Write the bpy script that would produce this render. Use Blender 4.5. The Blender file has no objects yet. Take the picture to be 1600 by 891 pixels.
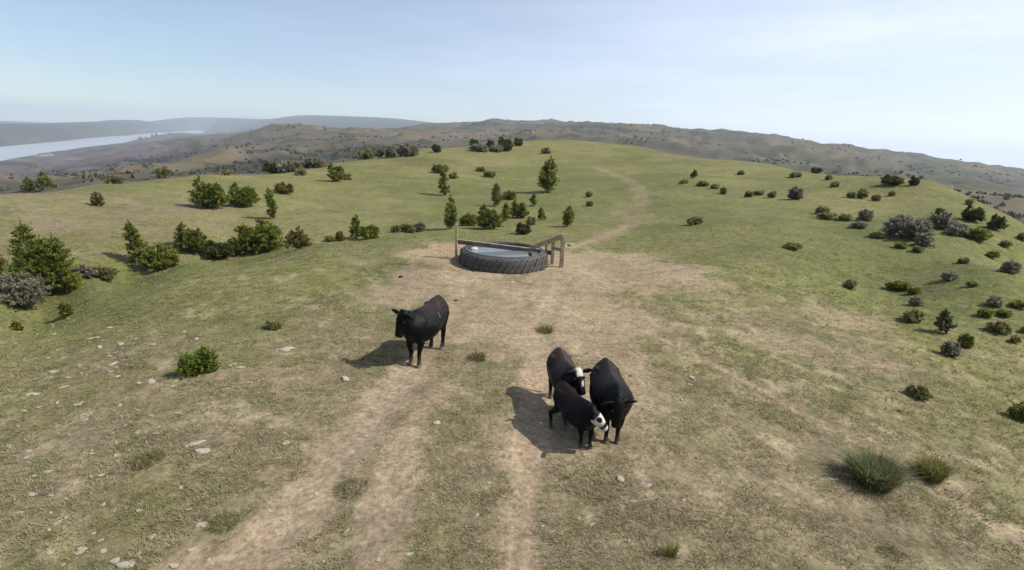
import bpy, math, random
import numpy as np
from mathutils import Vector, Matrix

# ------------------------------------------------------------------ camera, sky, sun
scene = bpy.context.scene
COL = scene.collection
F, CX, CY, CAMZ = 850.0, 800.0, 445.5, 5.2          # focal length and centre in photo pixels, drone height in metres
ROLL = math.atan(0.045)
HORIZ = 212.0                                         # row of the true horizon in the middle column
PITCH = math.atan((CY - HORIZ) * math.cos(ROLL) / F)
c_, s_ = math.cos(PITCH), math.sin(PITCH)
FW = np.array([0, c_, -s_]); U0 = np.array([0, s_, c_]); R0 = np.array([1.0, 0, 0])
RT = R0 * math.cos(ROLL) + U0 * math.sin(ROLL)
UP = U0 * math.cos(ROLL) - R0 * math.sin(ROLL)
cam_d = bpy.data.cameras.new('camera'); cam = bpy.data.objects.new('camera', cam_d); COL.objects.link(cam)
cam_d.sensor_width = 36; cam_d.lens = 36 * F / 1600; cam_d.clip_start = 0.1; cam_d.clip_end = 60000
M3 = Matrix(((RT[0], UP[0], -FW[0]), (RT[1], UP[1], -FW[1]), (RT[2], UP[2], -FW[2])))
cam.matrix_world = Matrix.Translation((0, 0, CAMZ)) @ M3.to_4x4()
scene.camera = cam
scene.cycles.volume_bounces = 2

SUN_EL, SUN_AZ = math.radians(46), math.radians(97)   # azimuth clockwise from +Y (the view direction)
world = bpy.data.worlds.new('World'); scene.world = world; world.use_nodes = True
wn, wl = world.node_tree.nodes, world.node_tree.links
wn.clear()
w_out = wn.new('ShaderNodeOutputWorld'); w_bg = wn.new('ShaderNodeBackground'); sky = wn.new('ShaderNodeTexSky')
sky.sky_type = 'NISHITA'; sky.sun_disc = False
sky.sun_elevation = SUN_EL; sky.sun_rotation = SUN_AZ
sky.altitude = 600; sky.air_density = 1.1; sky.dust_density = 0.9; sky.ozone_density = 2.0
w_tc = wn.new('ShaderNodeTexCoord')
w_dip = wn.new('ShaderNodeVectorMath'); w_dip.operation = 'ADD'; w_dip.inputs[1].default_value = (0, 0, 0.03)
wl.new(w_tc.outputs['Generated'], w_dip.inputs[0]); wl.new(w_dip.outputs[0], sky.inputs['Vector'])
# thin high cloud: streaks stretched along the horizon
w_map = wn.new('ShaderNodeMapping'); w_map.inputs['Scale'].default_value = (1.6, 1.6, 11.0); w_map.inputs['Rotation'].default_value = (0.0, 0.04, 0.0)
wl.new(w_tc.outputs['Generated'], w_map.inputs['Vector'])
w_no = wn.new('ShaderNodeTexNoise'); w_no.inputs['Scale'].default_value = 1.5; w_no.inputs['Detail'].default_value = 6; w_no.inputs['Roughness'].default_value = 0.55
wl.new(w_map.outputs[0], w_no.inputs['Vector'])
w_rmp = wn.new('ShaderNodeMapRange'); w_rmp.inputs['From Min'].default_value = 0.38; w_rmp.inputs['From Max'].default_value = 0.72
w_rmp.inputs['To Min'].default_value = 0.32; w_rmp.inputs['To Max'].default_value = 0.50
wl.new(w_no.outputs['Fac'], w_rmp.inputs['Value'])
# the veil scatters forward: brighter on the sun's side of the sky
w_dot = wn.new('ShaderNodeVectorMath'); w_dot.operation = 'DOT_PRODUCT'
w_dot.inputs[1].default_value = (math.sin(SUN_AZ) * math.cos(SUN_EL), math.cos(SUN_AZ) * math.cos(SUN_EL), math.sin(SUN_EL))
wl.new(w_tc.outputs['Generated'], w_dot.inputs[0])
w_fs = wn.new('ShaderNodeMapRange'); w_fs.interpolation_type = 'SMOOTHSTEP'
w_fs.inputs['From Min'].default_value = -0.55; w_fs.inputs['From Max'].default_value = 0.85; w_fs.inputs['To Min'].default_value = 0.14; w_fs.inputs['To Max'].default_value = 2.0
wl.new(w_dot.outputs['Value'], w_fs.inputs['Value'])
w_am = wn.new('ShaderNodeMath'); w_am.operation = 'MULTIPLY'; w_am.use_clamp = True
w_sep = wn.new('ShaderNodeSeparateXYZ'); wl.new(w_tc.outputs['Generated'], w_sep.inputs[0])
w_el = wn.new('ShaderNodeMapRange'); w_el.inputs['From Min'].default_value = 0.0; w_el.inputs['From Max'].default_value = 0.5; w_el.inputs['To Min'].default_value = 1.25; w_el.inputs['To Max'].default_value = 0.45
wl.new(w_sep.outputs['Z'], w_el.inputs['Value'])          # thin layer: thicker towards the horizon
w_th = wn.new('ShaderNodeMath'); w_th.operation = 'MULTIPLY'; wl.new(w_rmp.outputs[0], w_th.inputs[0]); wl.new(w_el.outputs[0], w_th.inputs[1])
wl.new(w_th.outputs[0], w_am.inputs[0]); wl.new(w_fs.outputs[0], w_am.inputs[1])
w_mix = wn.new('ShaderNodeMixRGB'); w_mix.inputs['Color2'].default_value = (8.3, 8.7, 10.2, 1)
wl.new(w_am.outputs[0], w_mix.inputs['Fac']); wl.new(sky.outputs[0], w_mix.inputs['Color1'])
wl.new(w_mix.outputs[0], w_bg.inputs['Color']); w_bg.inputs['Strength'].default_value = 0.105
wl.new(w_bg.outputs[0], w_out.inputs['Surface'])

sun_d = bpy.data.lights.new('sun', 'SUN'); sun = bpy.data.objects.new('sun', sun_d); COL.objects.link(sun)
sun_d.energy = 5.0; sun_d.angle = math.radians(0.6); sun_d.color = (1.0, 0.955, 0.88)
to_sun = Vector((math.sin(SUN_AZ) * math.cos(SUN_EL), math.cos(SUN_AZ) * math.cos(SUN_EL), math.sin(SUN_EL)))
sun.rotation_euler = to_sun.to_track_quat('Z', 'Y').to_euler(); sun.location = (60, -8, 60)

vs = scene.view_settings
vs.view_transform = 'Standard'; vs.look = 'None'; vs.gamma = 1.0; vs.use_curve_mapping = False; vs.exposure = 0.33

# ------------------------------------------------------------------ helpers
rng = np.random.default_rng(11)
random.seed(5)

def ray(px, py):
    d = FW + RT * (px - CX) / F - UP * (py - CY) / F
    return d / np.linalg.norm(d)

def project(p):
    q = np.array(p, float) - np.array([0, 0, CAMZ]); z = q @ FW
    return (CX + F * (q @ RT) / z, CY - F * (q @ UP) / z, z)

def hash2(ix, iy, seed):
    n = (ix.astype(np.int64) * 374761393 + iy.astype(np.int64) * 668265263 + seed * 974711) & 0xffffffff
    n = ((n ^ (n >> 13)) * 1274126177) & 0xffffffff
    n = n ^ (n >> 16)
    return (n & 0xffffff) / float(0xffffff)

def vnoise(x, y, seed=0):
    x0 = np.floor(x); y0 = np.floor(y); fx = x - x0; fy = y - y0
    fx = fx * fx * fx * (fx * (fx * 6 - 15) + 10); fy = fy * fy * fy * (fy * (fy * 6 - 15) + 10)
    a = hash2(x0, y0, seed); b = hash2(x0 + 1, y0, seed); c = hash2(x0, y0 + 1, seed); d = hash2(x0 + 1, y0 + 1, seed)
    return (a * (1 - fx) + b * fx) * (1 - fy) + (c * (1 - fx) + d * fx) * fy

def fbm(x, y, octv=4, seed=0, gain=0.5):
    x = np.asarray(x, float); y = np.asarray(y, float)
    s = np.zeros_like(x); a = 1.0; t = 0.0
    for o in range(octv):
        s += a * vnoise(x * 0.8 + y * 0.6 + 31.7 * o, -x * 0.6 + y * 0.8 + 17.3 * o, seed + o); t += a; a *= gain
        x = x * 2.03; y = y * 2.03
    return s / t

def smooth(a, b, x):
    t = np.clip((x - a) / (b - a), 0, 1); return t * t * (3 - 2 * t)

def mesh_from(name, V, Fs, colors=None, smooth_shade=False, attr='tint'):
    me = bpy.data.meshes.new(name)
    me.from_pydata([tuple(v) for v in V] if not isinstance(V, np.ndarray) else V.tolist(), [], Fs if not isinstance(Fs, np.ndarray) else Fs.tolist())
    if colors is not None:
        ca = me.color_attributes.new(attr, 'FLOAT_COLOR', 'POINT')
        cc = np.ones((len(V), 4), np.float32); cc[:, :3] = colors
        ca.data.foreach_set('color', cc.ravel())
    if smooth_shade:
        me.polygons.foreach_set('use_smooth', [True] * len(me.polygons))
    me.update()
    return me

def link(name, me, mat=None, parent=None):
    o = bpy.data.objects.new(name, me); COL.objects.link(o)
    if mat and me is not None and not me.materials: me.materials.append(mat)
    if parent: o.parent = parent
    return o

def tag(o, label, cat, group=None):
    o['label'] = label; o['category'] = cat
    if group: o['group'] = group
    return o

def empty(name, loc, rz=0.0):
    o = bpy.data.objects.new(name, None); COL.objects.link(o)
    o.empty_display_size = 0.2; o.location = loc; o.rotation_euler = (0, 0, rz)
    return o

def material(name, color=(.5, .5, .5), rough=0.8, spec=0.3, attr=None, noise=None, bump=None, obj_rand=0.0):
    """principled material; attr = colour attribute to use, noise = list of (scale, low, high) multipliers"""
    m = bpy.data.materials.new(name); m.use_nodes = True
    nt = m.node_tree; b = nt.nodes['Principled BSDF']
    b.inputs['Roughness'].default_value = rough; b.inputs['Specular IOR Level'].default_value = spec
    tc = nt.nodes.new('ShaderNodeTexCoord')
    if attr:
        a = nt.nodes.new('ShaderNodeAttribute'); a.attribute_name = attr; cur = a.outputs['Color']
    else:
        r = nt.nodes.new('ShaderNodeRGB'); r.outputs[0].default_value = (*color, 1); cur = r.outputs[0]
    for sc_, lo, hi in (noise or []):
        n = nt.nodes.new('ShaderNodeTexNoise'); n.inputs['Scale'].default_value = sc_; n.inputs['Detail'].default_value = 4
        nt.links.new(tc.outputs['Object'], n.inputs['Vector'])
        mr = nt.nodes.new('ShaderNodeMapRange'); mr.inputs['From Min'].default_value = 0.3; mr.inputs['From Max'].default_value = 0.7
        mr.inputs['To Min'].default_value = lo; mr.inputs['To Max'].default_value = hi
        nt.links.new(n.outputs['Fac'], mr.inputs['Value'])
        mx = nt.nodes.new('ShaderNodeVectorMath'); mx.operation = 'SCALE'
        nt.links.new(cur, mx.inputs[0]); nt.links.new(mr.outputs[0], mx.inputs['Scale']); cur = mx.outputs[0]
    nt.links.new(cur, b.inputs['Base Color'])
    if bump:
        n = nt.nodes.new('ShaderNodeTexNoise'); n.inputs['Scale'].default_value = bump[0]; n.inputs['Detail'].default_value = 5
        nt.links.new(tc.outputs['Object'], n.inputs['Vector'])
        bp = nt.nodes.new('ShaderNodeBump'); bp.inputs['Strength'].default_value = bump[1]; bp.inputs['Distance'].default_value = bump[2]
        nt.links.new(n.outputs['Fac'], bp.inputs['Height']); nt.links.new(bp.outputs[0], b.inputs['Normal'])
    return m

# ------------------------------------------------------------------ terrain from control points
# g = z / range, interpolated over (azimuth, log range): kind 'r' = pixel at a range, 'z' = pixel at a height, 'h' = column, range, height
def az_of(px):
    d = ray(px, 176 + 0.045 * px); return math.atan2(d[0], d[1])
ctrl = []
def C_r(px, py, r):
    d = ray(px, py); t = r / math.hypot(d[0], d[1]); ctrl.append((math.atan2(d[0], d[1]), r, CAMZ + d[2] * t))
def C_z(px, py, z):
    d = ray(px, py); t = (z - CAMZ) / d[2]; ctrl.append((math.atan2(d[0], d[1]), t * math.hypot(d[0], d[1]), z))
def C_h(px, r, z): ctrl.append((az_of(px), r, z))
LAKE = -112.0
for a in [(800,891,0),(100,891,-.1),(1500,891,-.3),(800,700,0),(400,700,-.05),(0,700,-.3),(1600,720,-.8),(1200,700,-.12),(800,560,0),
          (800,430,0),(600,440,0),(400,480,-.1),(200,540,-.25),(0,580,-.55),(1000,430,0),(1200,480,-.2),(1400,560,-.5),(1600,590,-1.0),
          (0,470,-1.2),(150,431,-.75),(300,403,-.5),(500,377,-.25),(650,366,-.1),(900,385,-.05),(1400,450,-.5),(1600,480,-1.35)]: C_z(*a)
for a in [(0,24.5,-2.1),(150,27,-2.0),(300,28.5,-2.1),(500,31,-1.4),(650,32.5,-1.0)]: C_h(*a)
for a in [(0,400,32),(0,350,39),(0,303,47),(150,380,33),(150,330,44),(150,287,57),(300,375,33.5),(300,330,44),(300,300,54),(300,272,68),
          (500,355,36),(500,310,52),(500,280,66),(500,256,86),(650,350,38),(650,310,52),(650,270,72),(650,233,108),
          (850,350,38),(850,302,58),(850,260,85),(850,222,138),(1000,370,32),(1000,300,55),(1000,260,88),(1000,233,138),
          (1200,400,26.5),(1200,330,42),(1200,290,62),(1200,257,100),(1400,370,36),(1400,320,50),(1400,287,70),(1480,295,63),
          (1600,420,32),(1600,362,45)]: C_r(*a)
for a in [(0,85,-13),(150,100,-13),(300,112,-11),(500,135,-10),(650,165,-8),(850,220,-10),(1000,220,-10),(1200,165,-11),(1400,115,-8),(1480,105,-9),(1600,80,-10),
          (750,330,-16),(1000,330,-14),(1200,300,-20),(1400,220,-22),(1500,180,-22)]: C_h(*a)
for a in [(0,298,170),(0,285,350),(0,268,800),(0,243,1250),(150,281,150),(150,270,350),(150,245,900),(150,222,2250),(300,265,200),(300,235,700),(225,226,1900),(300,220,1500),(300,212.5,2400),
          (350,200,1300),(420,195,1400),(480,193.5,1450),(560,192,1500),(630,191,1600),(700,190,1700),(400,228,600),(500,234,450),(650,218,480),
          (750,185,2000),(880,186,2000),(1000,191,2000),(1100,199,1900),(1200,209,1800),(1300,222,1700),(1400,236,1600),(1500,248,1500),(1600,262,1400),
          (750,214,800),(880,212,800),(1000,222,700),(1100,232,650),(1200,242,600),(1300,252,560),(1400,264,500),(1500,300,340),(1600,335,280),(1600,292,650),(1500,275,700),
          (0,197,3500),(75,193.5,4200),(150,190,5000),(225,186.5,6500),(300,183,8200),(450,181,6500),(600,184,5200)]: C_r(*a)
for a in [(0,1700,-124),(150,2700,-124),(300,3000,-121),(300,6000,-124),(0,2000,-109),(150,3050,-109),(300,7000,-108),
          (0,6000,-160),(150,9000,-150),(300,13000,-60),(450,10000,40),(600,8000,40),(800,3200,40),(1000,3200,40),(1200,3000,0),(1400,2800,-40),(1600,2600,-70),
          (450,3000,-40),(600,3000,-10),(800,16000,-150),(0,16000,-330),(1600,16000,-400),(450,16000,-100),(1200,16000,-250)]: C_h(*a)
for th in (-1.25, -2.0, -2.8, 2.8, 2.0, 1.25):        # outside the picture: the hill goes on and falls away
    s = 1 if th > 0 else -1
    for r, z in [(3, 0), (8, -.2), (15, -.8), (30, -2.0), (60, -6), (120, -14), (400, -35), (1500, -60 if s > 0 else -118), (4000, -80), (16000, -300)]:
        ctrl.append((th, r, z))
for th in np.linspace(-3.1, 3.1, 11): ctrl.append((th, 1.0, 0.0)); ctrl.append((th, 3.0, 0.0))
ctrl = np.array(ctrl)
UA, VA = 2.2, 1.0
cu = np.c_[ctrl[:, 0] * UA, np.log(ctrl[:, 1]) * VA]
cg = ctrl[:, 2] / ctrl[:, 1]
def tps(d2): return 0.5 * d2 * np.log(d2 + 1e-12)
n = len(cu)
A = tps(((cu[:, None] - cu[None]) ** 2).sum(-1)) + np.eye(n) * 4e-3
P = np.c_[np.ones(n), cu]
K = np.block([[A, P], [P.T, np.zeros((3, 3))]])
wts = np.linalg.lstsq(K, np.r_[cg, 0, 0, 0], rcond=None)[0]
def terrain_g(th, lr):
    u = th.ravel() * UA; v = lr.ravel() * VA; out = np.zeros(u.shape)
    for i in range(0, len(u), 40000):
        uu, vv = u[i:i + 40000], v[i:i + 40000]
        d2 = (uu[:, None] - cu[None, :, 0]) ** 2 + (vv[:, None] - cu[None, :, 1]) ** 2
        out[i:i + 40000] = tps(d2) @ wts[:n] + wts[n] + wts[n + 1] * uu + wts[n + 2] * vv
    return out.reshape(th.shape)

NR = 620
R_MIN, R_MAX = 1.2, 9800.0
LR = np.linspace(math.log(R_MIN), math.log(R_MAX), NR)
fine = np.linspace(-1.0, 1.0, 700)
TH = np.concatenate([np.linspace(-math.pi, -1.0, 50, endpoint=False), fine, np.linspace(1.0, math.pi, 51)[1:]])
NT = len(TH)
gth, glr = np.meshgrid(TH, LR, indexing='ij')
gr = np.exp(glr)
GX = gr * np.sin(gth); GY = gr * np.cos(gth)
# evaluate the smooth part on a coarse lattice of the same coordinates
ci = np.unique(np.r_[0:NT:4, NT - 1]); cj = np.unique(np.r_[0:NR:3, NR - 1])
gc = terrain_g(gth[np.ix_(ci, cj)], glr[np.ix_(ci, cj)])
tmp = np.array([np.interp(LR, LR[cj], row) for row in gc])
gfull = np.array([np.interp(TH, TH[ci], tmp[:, j]) for j in range(NR)]).T
GZ = gfull * gr
# wrap the seam behind the camera
seam = (GZ[0] + GZ[-1]) / 2
for k in range(25):
    t = 1 - k / 25; GZ[k] = GZ[k] * (1 - t) + seam * t; GZ[-1 - k] = GZ[-1 - k] * (1 - t) + seam * t
# relief
r_crest = np.interp(gth, [az_of(p) for p in (-300, 0, 150, 300, 500, 650, 850, 1000, 1200, 1400, 1480, 1600, 1900)], [42, 47, 57, 68, 86, 108, 138, 138, 100, 70, 63, 46, 42])
far = smooth(1.5, 3.6, gr / r_crest)
def ridged(x, y, o, seed):
    s = 0; a = 1; t = 0
    for k in range(o):
        v = 1 - np.abs(2 * vnoise(x * 0.8 + y * 0.6 + 9.1 * k, -x * 0.6 + y * 0.8 + 3.7 * k, seed + k) - 1); s = s + a * v * v; t += a; a *= 0.5; x = x * 2.1; y = y * 2.1
    return s / t
warp = (fbm(GX / 260, GY / 260, 3, 40) - .5) * 160
rid = ridged((GX + warp) / 210, (GY - warp) / 210, 4, 60)
rid2 = ridged((GX - warp) / 620, (GY + warp) / 620, 3, 90)
shore = smooth(LAKE + 1, LAKE + 22, GZ)               # flatten towards the lake
calm = 1 - .45 * smooth(1000, 1700, gr) - .37 * smooth(2300, 3200, gr)
amp = far * np.minimum(gr * 0.022, 17) * (0.25 + 0.75 * shore) * calm
big = smooth(500, 1200, gr) * np.minimum(gr * 0.02, 34) * shore * smooth(3200, 2200, gr)
GZ = GZ + amp * (rid - 0.80) * 2.0 + big * (rid2 - 0.72) * 1.0
def lake_r(pts):
    o = []
    for px, py in pts:
        d = ray(px, py); t = (LAKE - CAMZ) / d[2]; o.append((math.atan2(d[0], d[1]), t * math.hypot(d[0], d[1])))
    return np.array(o)
l_near = lake_r([(0,253),(50,244),(100,237),(200,223),(250,215),(310,209)]); l_far = lake_r([(0,229),(100,219),(200,211),(260,206.5),(310,203.5)])
print('lake', l_near, l_far)
wv = 1 + .05 * (fbm(GX / 300, GY / 300, 3, 130) - .5)
rn = np.interp(gth, np.r_[-3.2, -1.6, l_near[:, 0], l_near[-1, 0] + .05], np.r_[700, 800, l_near[:, 1], 9000]) * wv
rf = np.interp(gth, np.r_[-3.2, -1.6, l_far[:, 0], l_far[-1, 0] + .05], np.r_[1500, 1500, l_far[:, 1], 9000]) * wv
west = (gth < l_far[-1, 0] + .04)
inl = west * smooth(0, 60, gr - rn) * smooth(0, 120, rf - gr)
GZ = np.where(west & (gr > 500), np.maximum(GZ, LAKE + 2.5 + np.minimum(np.abs(gr - rf) * .03, 14) * (gr > rf)), GZ)
cap = LAKE + 4 + np.maximum(rn - gr, 0) * .055
GZ = np.where((gth < l_near[-1, 0]) & (gth > -1.2) & (gr > 1200) & (gr < rn), np.minimum(GZ, cap), GZ)
GZ = GZ * (1 - inl) + (LAKE - 5) * inl
nearm = 1 - smooth(60, 160, gr)
GZ = GZ + nearm * ((fbm(GX / 3.1, GY / 3.1, 3, 7) - .5) * 0.16 + (fbm(GX / .55, GY / .55, 2, 8) - .5) * 0.05 * (1 - smooth(15, 40, gr)))
GZ = GZ + smooth(20, 60, gr) * (1 - smooth(140, 300, gr)) * (fbm(GX / 14, GY / 14, 3, 17) - .5) * 0.9

def ground_z(x, y):
    th = math.atan2(x, y); r = max(math.hypot(x, y), R_MIN)
    i = min(max(np.searchsorted(TH, th) - 1, 0), NT - 2); lj = (math.log(r) - LR[0]) / (LR[1] - LR[0])
    j = min(max(int(lj), 0), NR - 2); fj = lj - j; fi = (th - TH[i]) / (TH[i + 1] - TH[i])
    return float((GZ[i, j] * (1 - fi) + GZ[i + 1, j] * fi) * (1 - fj) + (GZ[i, j + 1] * (1 - fi) + GZ[i + 1, j + 1] * fi) * fj)

def hit(px, py, rmax=400.0, rmin=3.5):
    """first point of the ground along a pixel's ray"""
    d = ray(px, py); h = math.hypot(d[0], d[1]); prev = rmin
    r = rmin
    while r < rmax:
        t = r / h; x, y, z = d[0] * t, d[1] * t, CAMZ + d[2] * t
        if z <= ground_z(x, y):
            lo, hi = prev, r
            for _ in range(18):
                m = (lo + hi) / 2; t = m / h
                if CAMZ + d[2] * t <= ground_z(d[0] * t, d[1] * t): hi = m
                else: lo = m
            t = hi / h; x, y = d[0] * t, d[1] * t
            return np.array([x, y, ground_z(x, y)])
        prev = r; r *= 1.006
    return None

def hit_crest(px, py):
    """as hit(), and for a pixel just above a crest: the crest point below it"""
    for k in range(60):
        p = hit(px, py + k, rmax=190)
        if p is not None: return p
    return hit(px, py, rmax=3000)

# ---- ground colour: grass kinds, worn earth, badland clay (what grows or lies there, in plan)
def polyline_dist(pts, X, Y):
    d = np.full(X.shape, 1e9)
    for (ax, ay), (bx, by) in zip(pts[:-1], pts[1:]):
        vx, vy = bx - ax, by - ay; L = vx * vx + vy * vy + 1e-9
        t = np.clip(((X - ax) * vx + (Y - ay) * vy) / L, 0, 1)
        d = np.minimum(d, np.hypot(X - ax - t * vx, Y - ay - t * vy))
    return d
def poly_px(lst): return [tuple(hit(*p)[:2]) for p in lst]
near_sel = gr < 160
TRACKS = [  # pixels, half width in metres, strength
    (poly_px([(330,889),(400,855),(470,785),(545,690),(600,630),(640,585),(690,510),(740,450)]), 0.44, .88),
    (poly_px([(585,889),(592,820),(610,740),(640,670),(690,610)]), 0.28, 0.75),
    (poly_px([(815,889),(818,810),(826,745),(838,660),(846,590),(850,500),(880,440)]), 0.34, .85),
    (poly_px([(860,700),(925,640),(960,570),(950,500),(960,440)]), 0.9, 0.55),
    (poly_px([(885,388),(930,376),(965,361),(990,343),(1003,322),(1004,303),(990,287),(960,272),(930,262)]), 0.6, 0.42),
    (poly_px([(885,387),(930,375),(965,360),(988,344)]), 0.28, 0.7),
    (poly_px([(1020,520),(1090,555),(1180,600),(1250,640),(1310,672),(1400,720),(1470,765),(1530,805),(1598,845)]), 0.12, 0.95),
    (poly_px([(960,640),(1010,700),(1060,760)]), 0.5, 0.4),
]
BLOBS = [  # worn earth: pixel, radii in metres, strength
    (790,405,5.2,4.4,1.0),(700,440,3.0,2.4,.9),(620,455,1.8,1.6,.75),(900,430,3.4,2.6,.95),(1010,425,3.0,2.4,.9),(1080,440,1.6,1.6,.6),(780,500,2.6,2.6,.85),(900,500,3.0,2.8,.8),(960,600,1.5,1.6,.5),
    (860,470,2.6,2.0,.8),(960,410,3.0,3.0,.75),(985,330,1.6,6,.4),(1330,500,1.5,1.2,.5),(1380,570,1.0,.8,.5),(1230,540,1.6,1.0,.45),(340,585,.5,.35,.6),(390,580,.6,.4,.5)]
nx, ny = GX, GY
wob = (fbm(nx / 1.1, ny / 1.1, 3, 21) - .5)
bare = np.zeros(GX.shape)
for pts, hw, st in TRACKS:
    d = np.full(GX.shape, 1e9); d[near_sel] = polyline_dist(pts, nx[near_sel], ny[near_sel])
    bare = np.maximum(bare, st * (1 - smooth(hw * 0.55, hw * 1.7, d + wob * hw * 1.6)))
for px, py, rx, ry, st in BLOBS:
    p = hit(px, py)
    d = np.hypot((nx - p[0]) / rx, (ny - p[1]) / ry) + wob * 0.8
    bare = np.maximum(bare, st * (1 - smooth(0.55, 1.15, d)))
for k_, dep in ((6, .075), (0, .03), (2, .03)):
    d = np.full(GX.shape, 1e9); d[near_sel] = polyline_dist(TRACKS[k_][0], nx[near_sel], ny[near_sel]); hw_ = TRACKS[k_][1]
    GZ = GZ - dep * (1 - smooth(hw_ * .4, hw_ * 1.25, d + wob * hw_ * .5))
lump = fbm(nx / 0.35, ny / 0.35, 3, 25)
bare = np.clip(bare * (0.80 + 0.50 * lump), 0, 1) * (gr < 200)
# dry grass: strong close to the drone (short grazed turf), weaker far out; patchy
fpatch = fbm(nx / 2.6, ny / 2.6, 4, 33); fpatch2 = fbm(nx / 0.7, ny / 0.7, 3, 34)
px_c = hit(760, 720)
dryn = 1 - smooth(3.5, 13.5, np.hypot((nx - px_c[0]) / 1.25, (ny - px_c[1] + 1) / 1.0))
rdry = hit(1270, 560); dryr = 0.55 * (1 - smooth(1, 6, np.hypot(nx - rdry[0], (ny - rdry[1]) / 1.3)))
ldry = hit(60, 320); dryl = 0.55 * (1 - smooth(3, 16, np.hypot((nx - ldry[0]) / 1.3, ny - ldry[1])))
dry = np.clip(np.maximum(np.maximum(dryn, dryr), dryl) * (0.55 + 0.9 * fpatch) + (fpatch - .5) * 0.7 + (fpatch2 - .5) * 0.45 + .10, 0, 1)
c_green = np.array([0.106, 0.113, 0.036]); c_green2 = np.array([0.138, 0.132, 0.048]); c_dry = np.array([0.168, 0.138, 0.082]); c_bare = np.array([0.232, 0.174, 0.112]); c_pale = np.array([0.270, 0.205, 0.138])
def lerp(a, b, t): return a + (b - a) * t[..., None]
gmix = smooth(.35, .65, fbm(nx / 9, ny / 9, 4, 44))
COLR = lerp(np.broadcast_to(c_green, GX.shape + (3,)), c_green2, gmix)
COLR = lerp(COLR, np.array([0.085, 0.105, 0.033]), 0.5 * smooth(.55, .75, fbm(nx / 1.3, ny / 1.3, 4, 45)) * (gr < 300))
COLR = lerp(COLR, c_dry, dry)
COLR = lerp(COLR, np.array([0.080, 0.088, 0.034]), 0.5 * smooth(.54, .68, fbm(nx / .75, ny / .75, 4, 145)) * (1 - smooth(18, 40, gr)))
COLR = lerp(COLR, np.array([0.27, 0.22, 0.14]), 0.6 * smooth(.60, .72, fbm(nx / .5, ny / .5, 3, 146)) * (1 - smooth(14, 30, gr)))
COLR = lerp(COLR, lerp(np.broadcast_to(c_bare, GX.shape + (3,)), c_pale, smooth(.4, .75, fbm(nx / 1.7, ny / 1.7, 3, 47))), bare)
# far country: brown grass, grey clay slopes, dark brush in the gullies
fn = fbm(GX / 180, GY / 180, 4, 70); fn2 = fbm(GX / 45, GY / 45, 4, 71)
slopeband = rid
f_brown = np.array([0.106, 0.086, 0.050]); f_green = np.array([0.070, 0.071, 0.041]); f_clay = np.array([0.084, 0.068, 0.074]); f_pale = np.array([0.30, 0.26, 0.22]); f_brush = np.array([0.026, 0.029, 0.020])
FC = lerp(np.broadcast_to(f_brown, GX.shape + (3,)), f_green, smooth(.40, .62, fn))
lowland = np.clip(smooth(-12, -45, GZ) , 0, 1)
FC = lerp(FC, f_clay, np.clip(0.35 * smooth(.45, .65, fn2) + 0.75 * lowland * smooth(.35, .6, fn + (fn2 - .5) * .6), 0, 1))
FC = lerp(FC, f_pale, 0.7 * smooth(.68, .80, fbm(GX / 70, GY / 70, 3, 73)) * smooth(.45, .6, fn2) * lowland)
FC = lerp(FC, f_brush, 0.9 * np.clip(smooth(.52, .30, rid) * smooth(.30, .48, fbm(GX / 90, GY / 90, 3, 75)) + 0.8 * smooth(.60, .70, fbm(GX / 26, GY / 26, 3, 76)) * smooth(.4, .6, fbm(GX / 300, GY / 300, 2, 77)), 0, 1))
FC = lerp(FC, np.array([.052, .055, .040]), .8 * smooth(2200, 3200, gr))
COLR = lerp(COLR, FC, smooth(1.12, 1.7, gr / r_crest + (fn2 - .5) * .5))

idx = np.arange(NT * NR).reshape(NT, NR)
q = np.stack([idx[:-1, :-1], idx[1:, :-1], idx[1:, 1:], idx[:-1, 1:]], -1).reshape(-1, 4)[:, ::-1]
seamq = np.stack([idx[-1, :-1], idx[0, :-1], idx[0, 1:], idx[-1, 1:]], -1)[:, ::-1]
V = np.stack([GX, GY, GZ], -1).reshape(-1, 3)
V = np.vstack([V, [[0, 0, float(GZ[:, 0].mean())]]]); ctr = len(V) - 1
colv = np.vstack([COLR.reshape(-1, 3), [c_dry]])
fan = [[int(idx[i, 0]), ctr, int(idx[(i + 1) % NT, 0])] for i in range(NT)]
me = bpy.data.meshes.new('ground')
quads = np.vstack([q, seamq])
me.from_pydata(V.tolist(), [], quads.tolist() + fan)
ca = me.color_attributes.new('tint', 'FLOAT_COLOR', 'POINT'); cc = np.ones((len(V), 4), np.float32); cc[:, :3] = colv; ca.data.foreach_set('color', cc.ravel())
me.polygons.foreach_set('use_smooth', np.ones(len(me.polygons), bool)); me.update()

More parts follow.
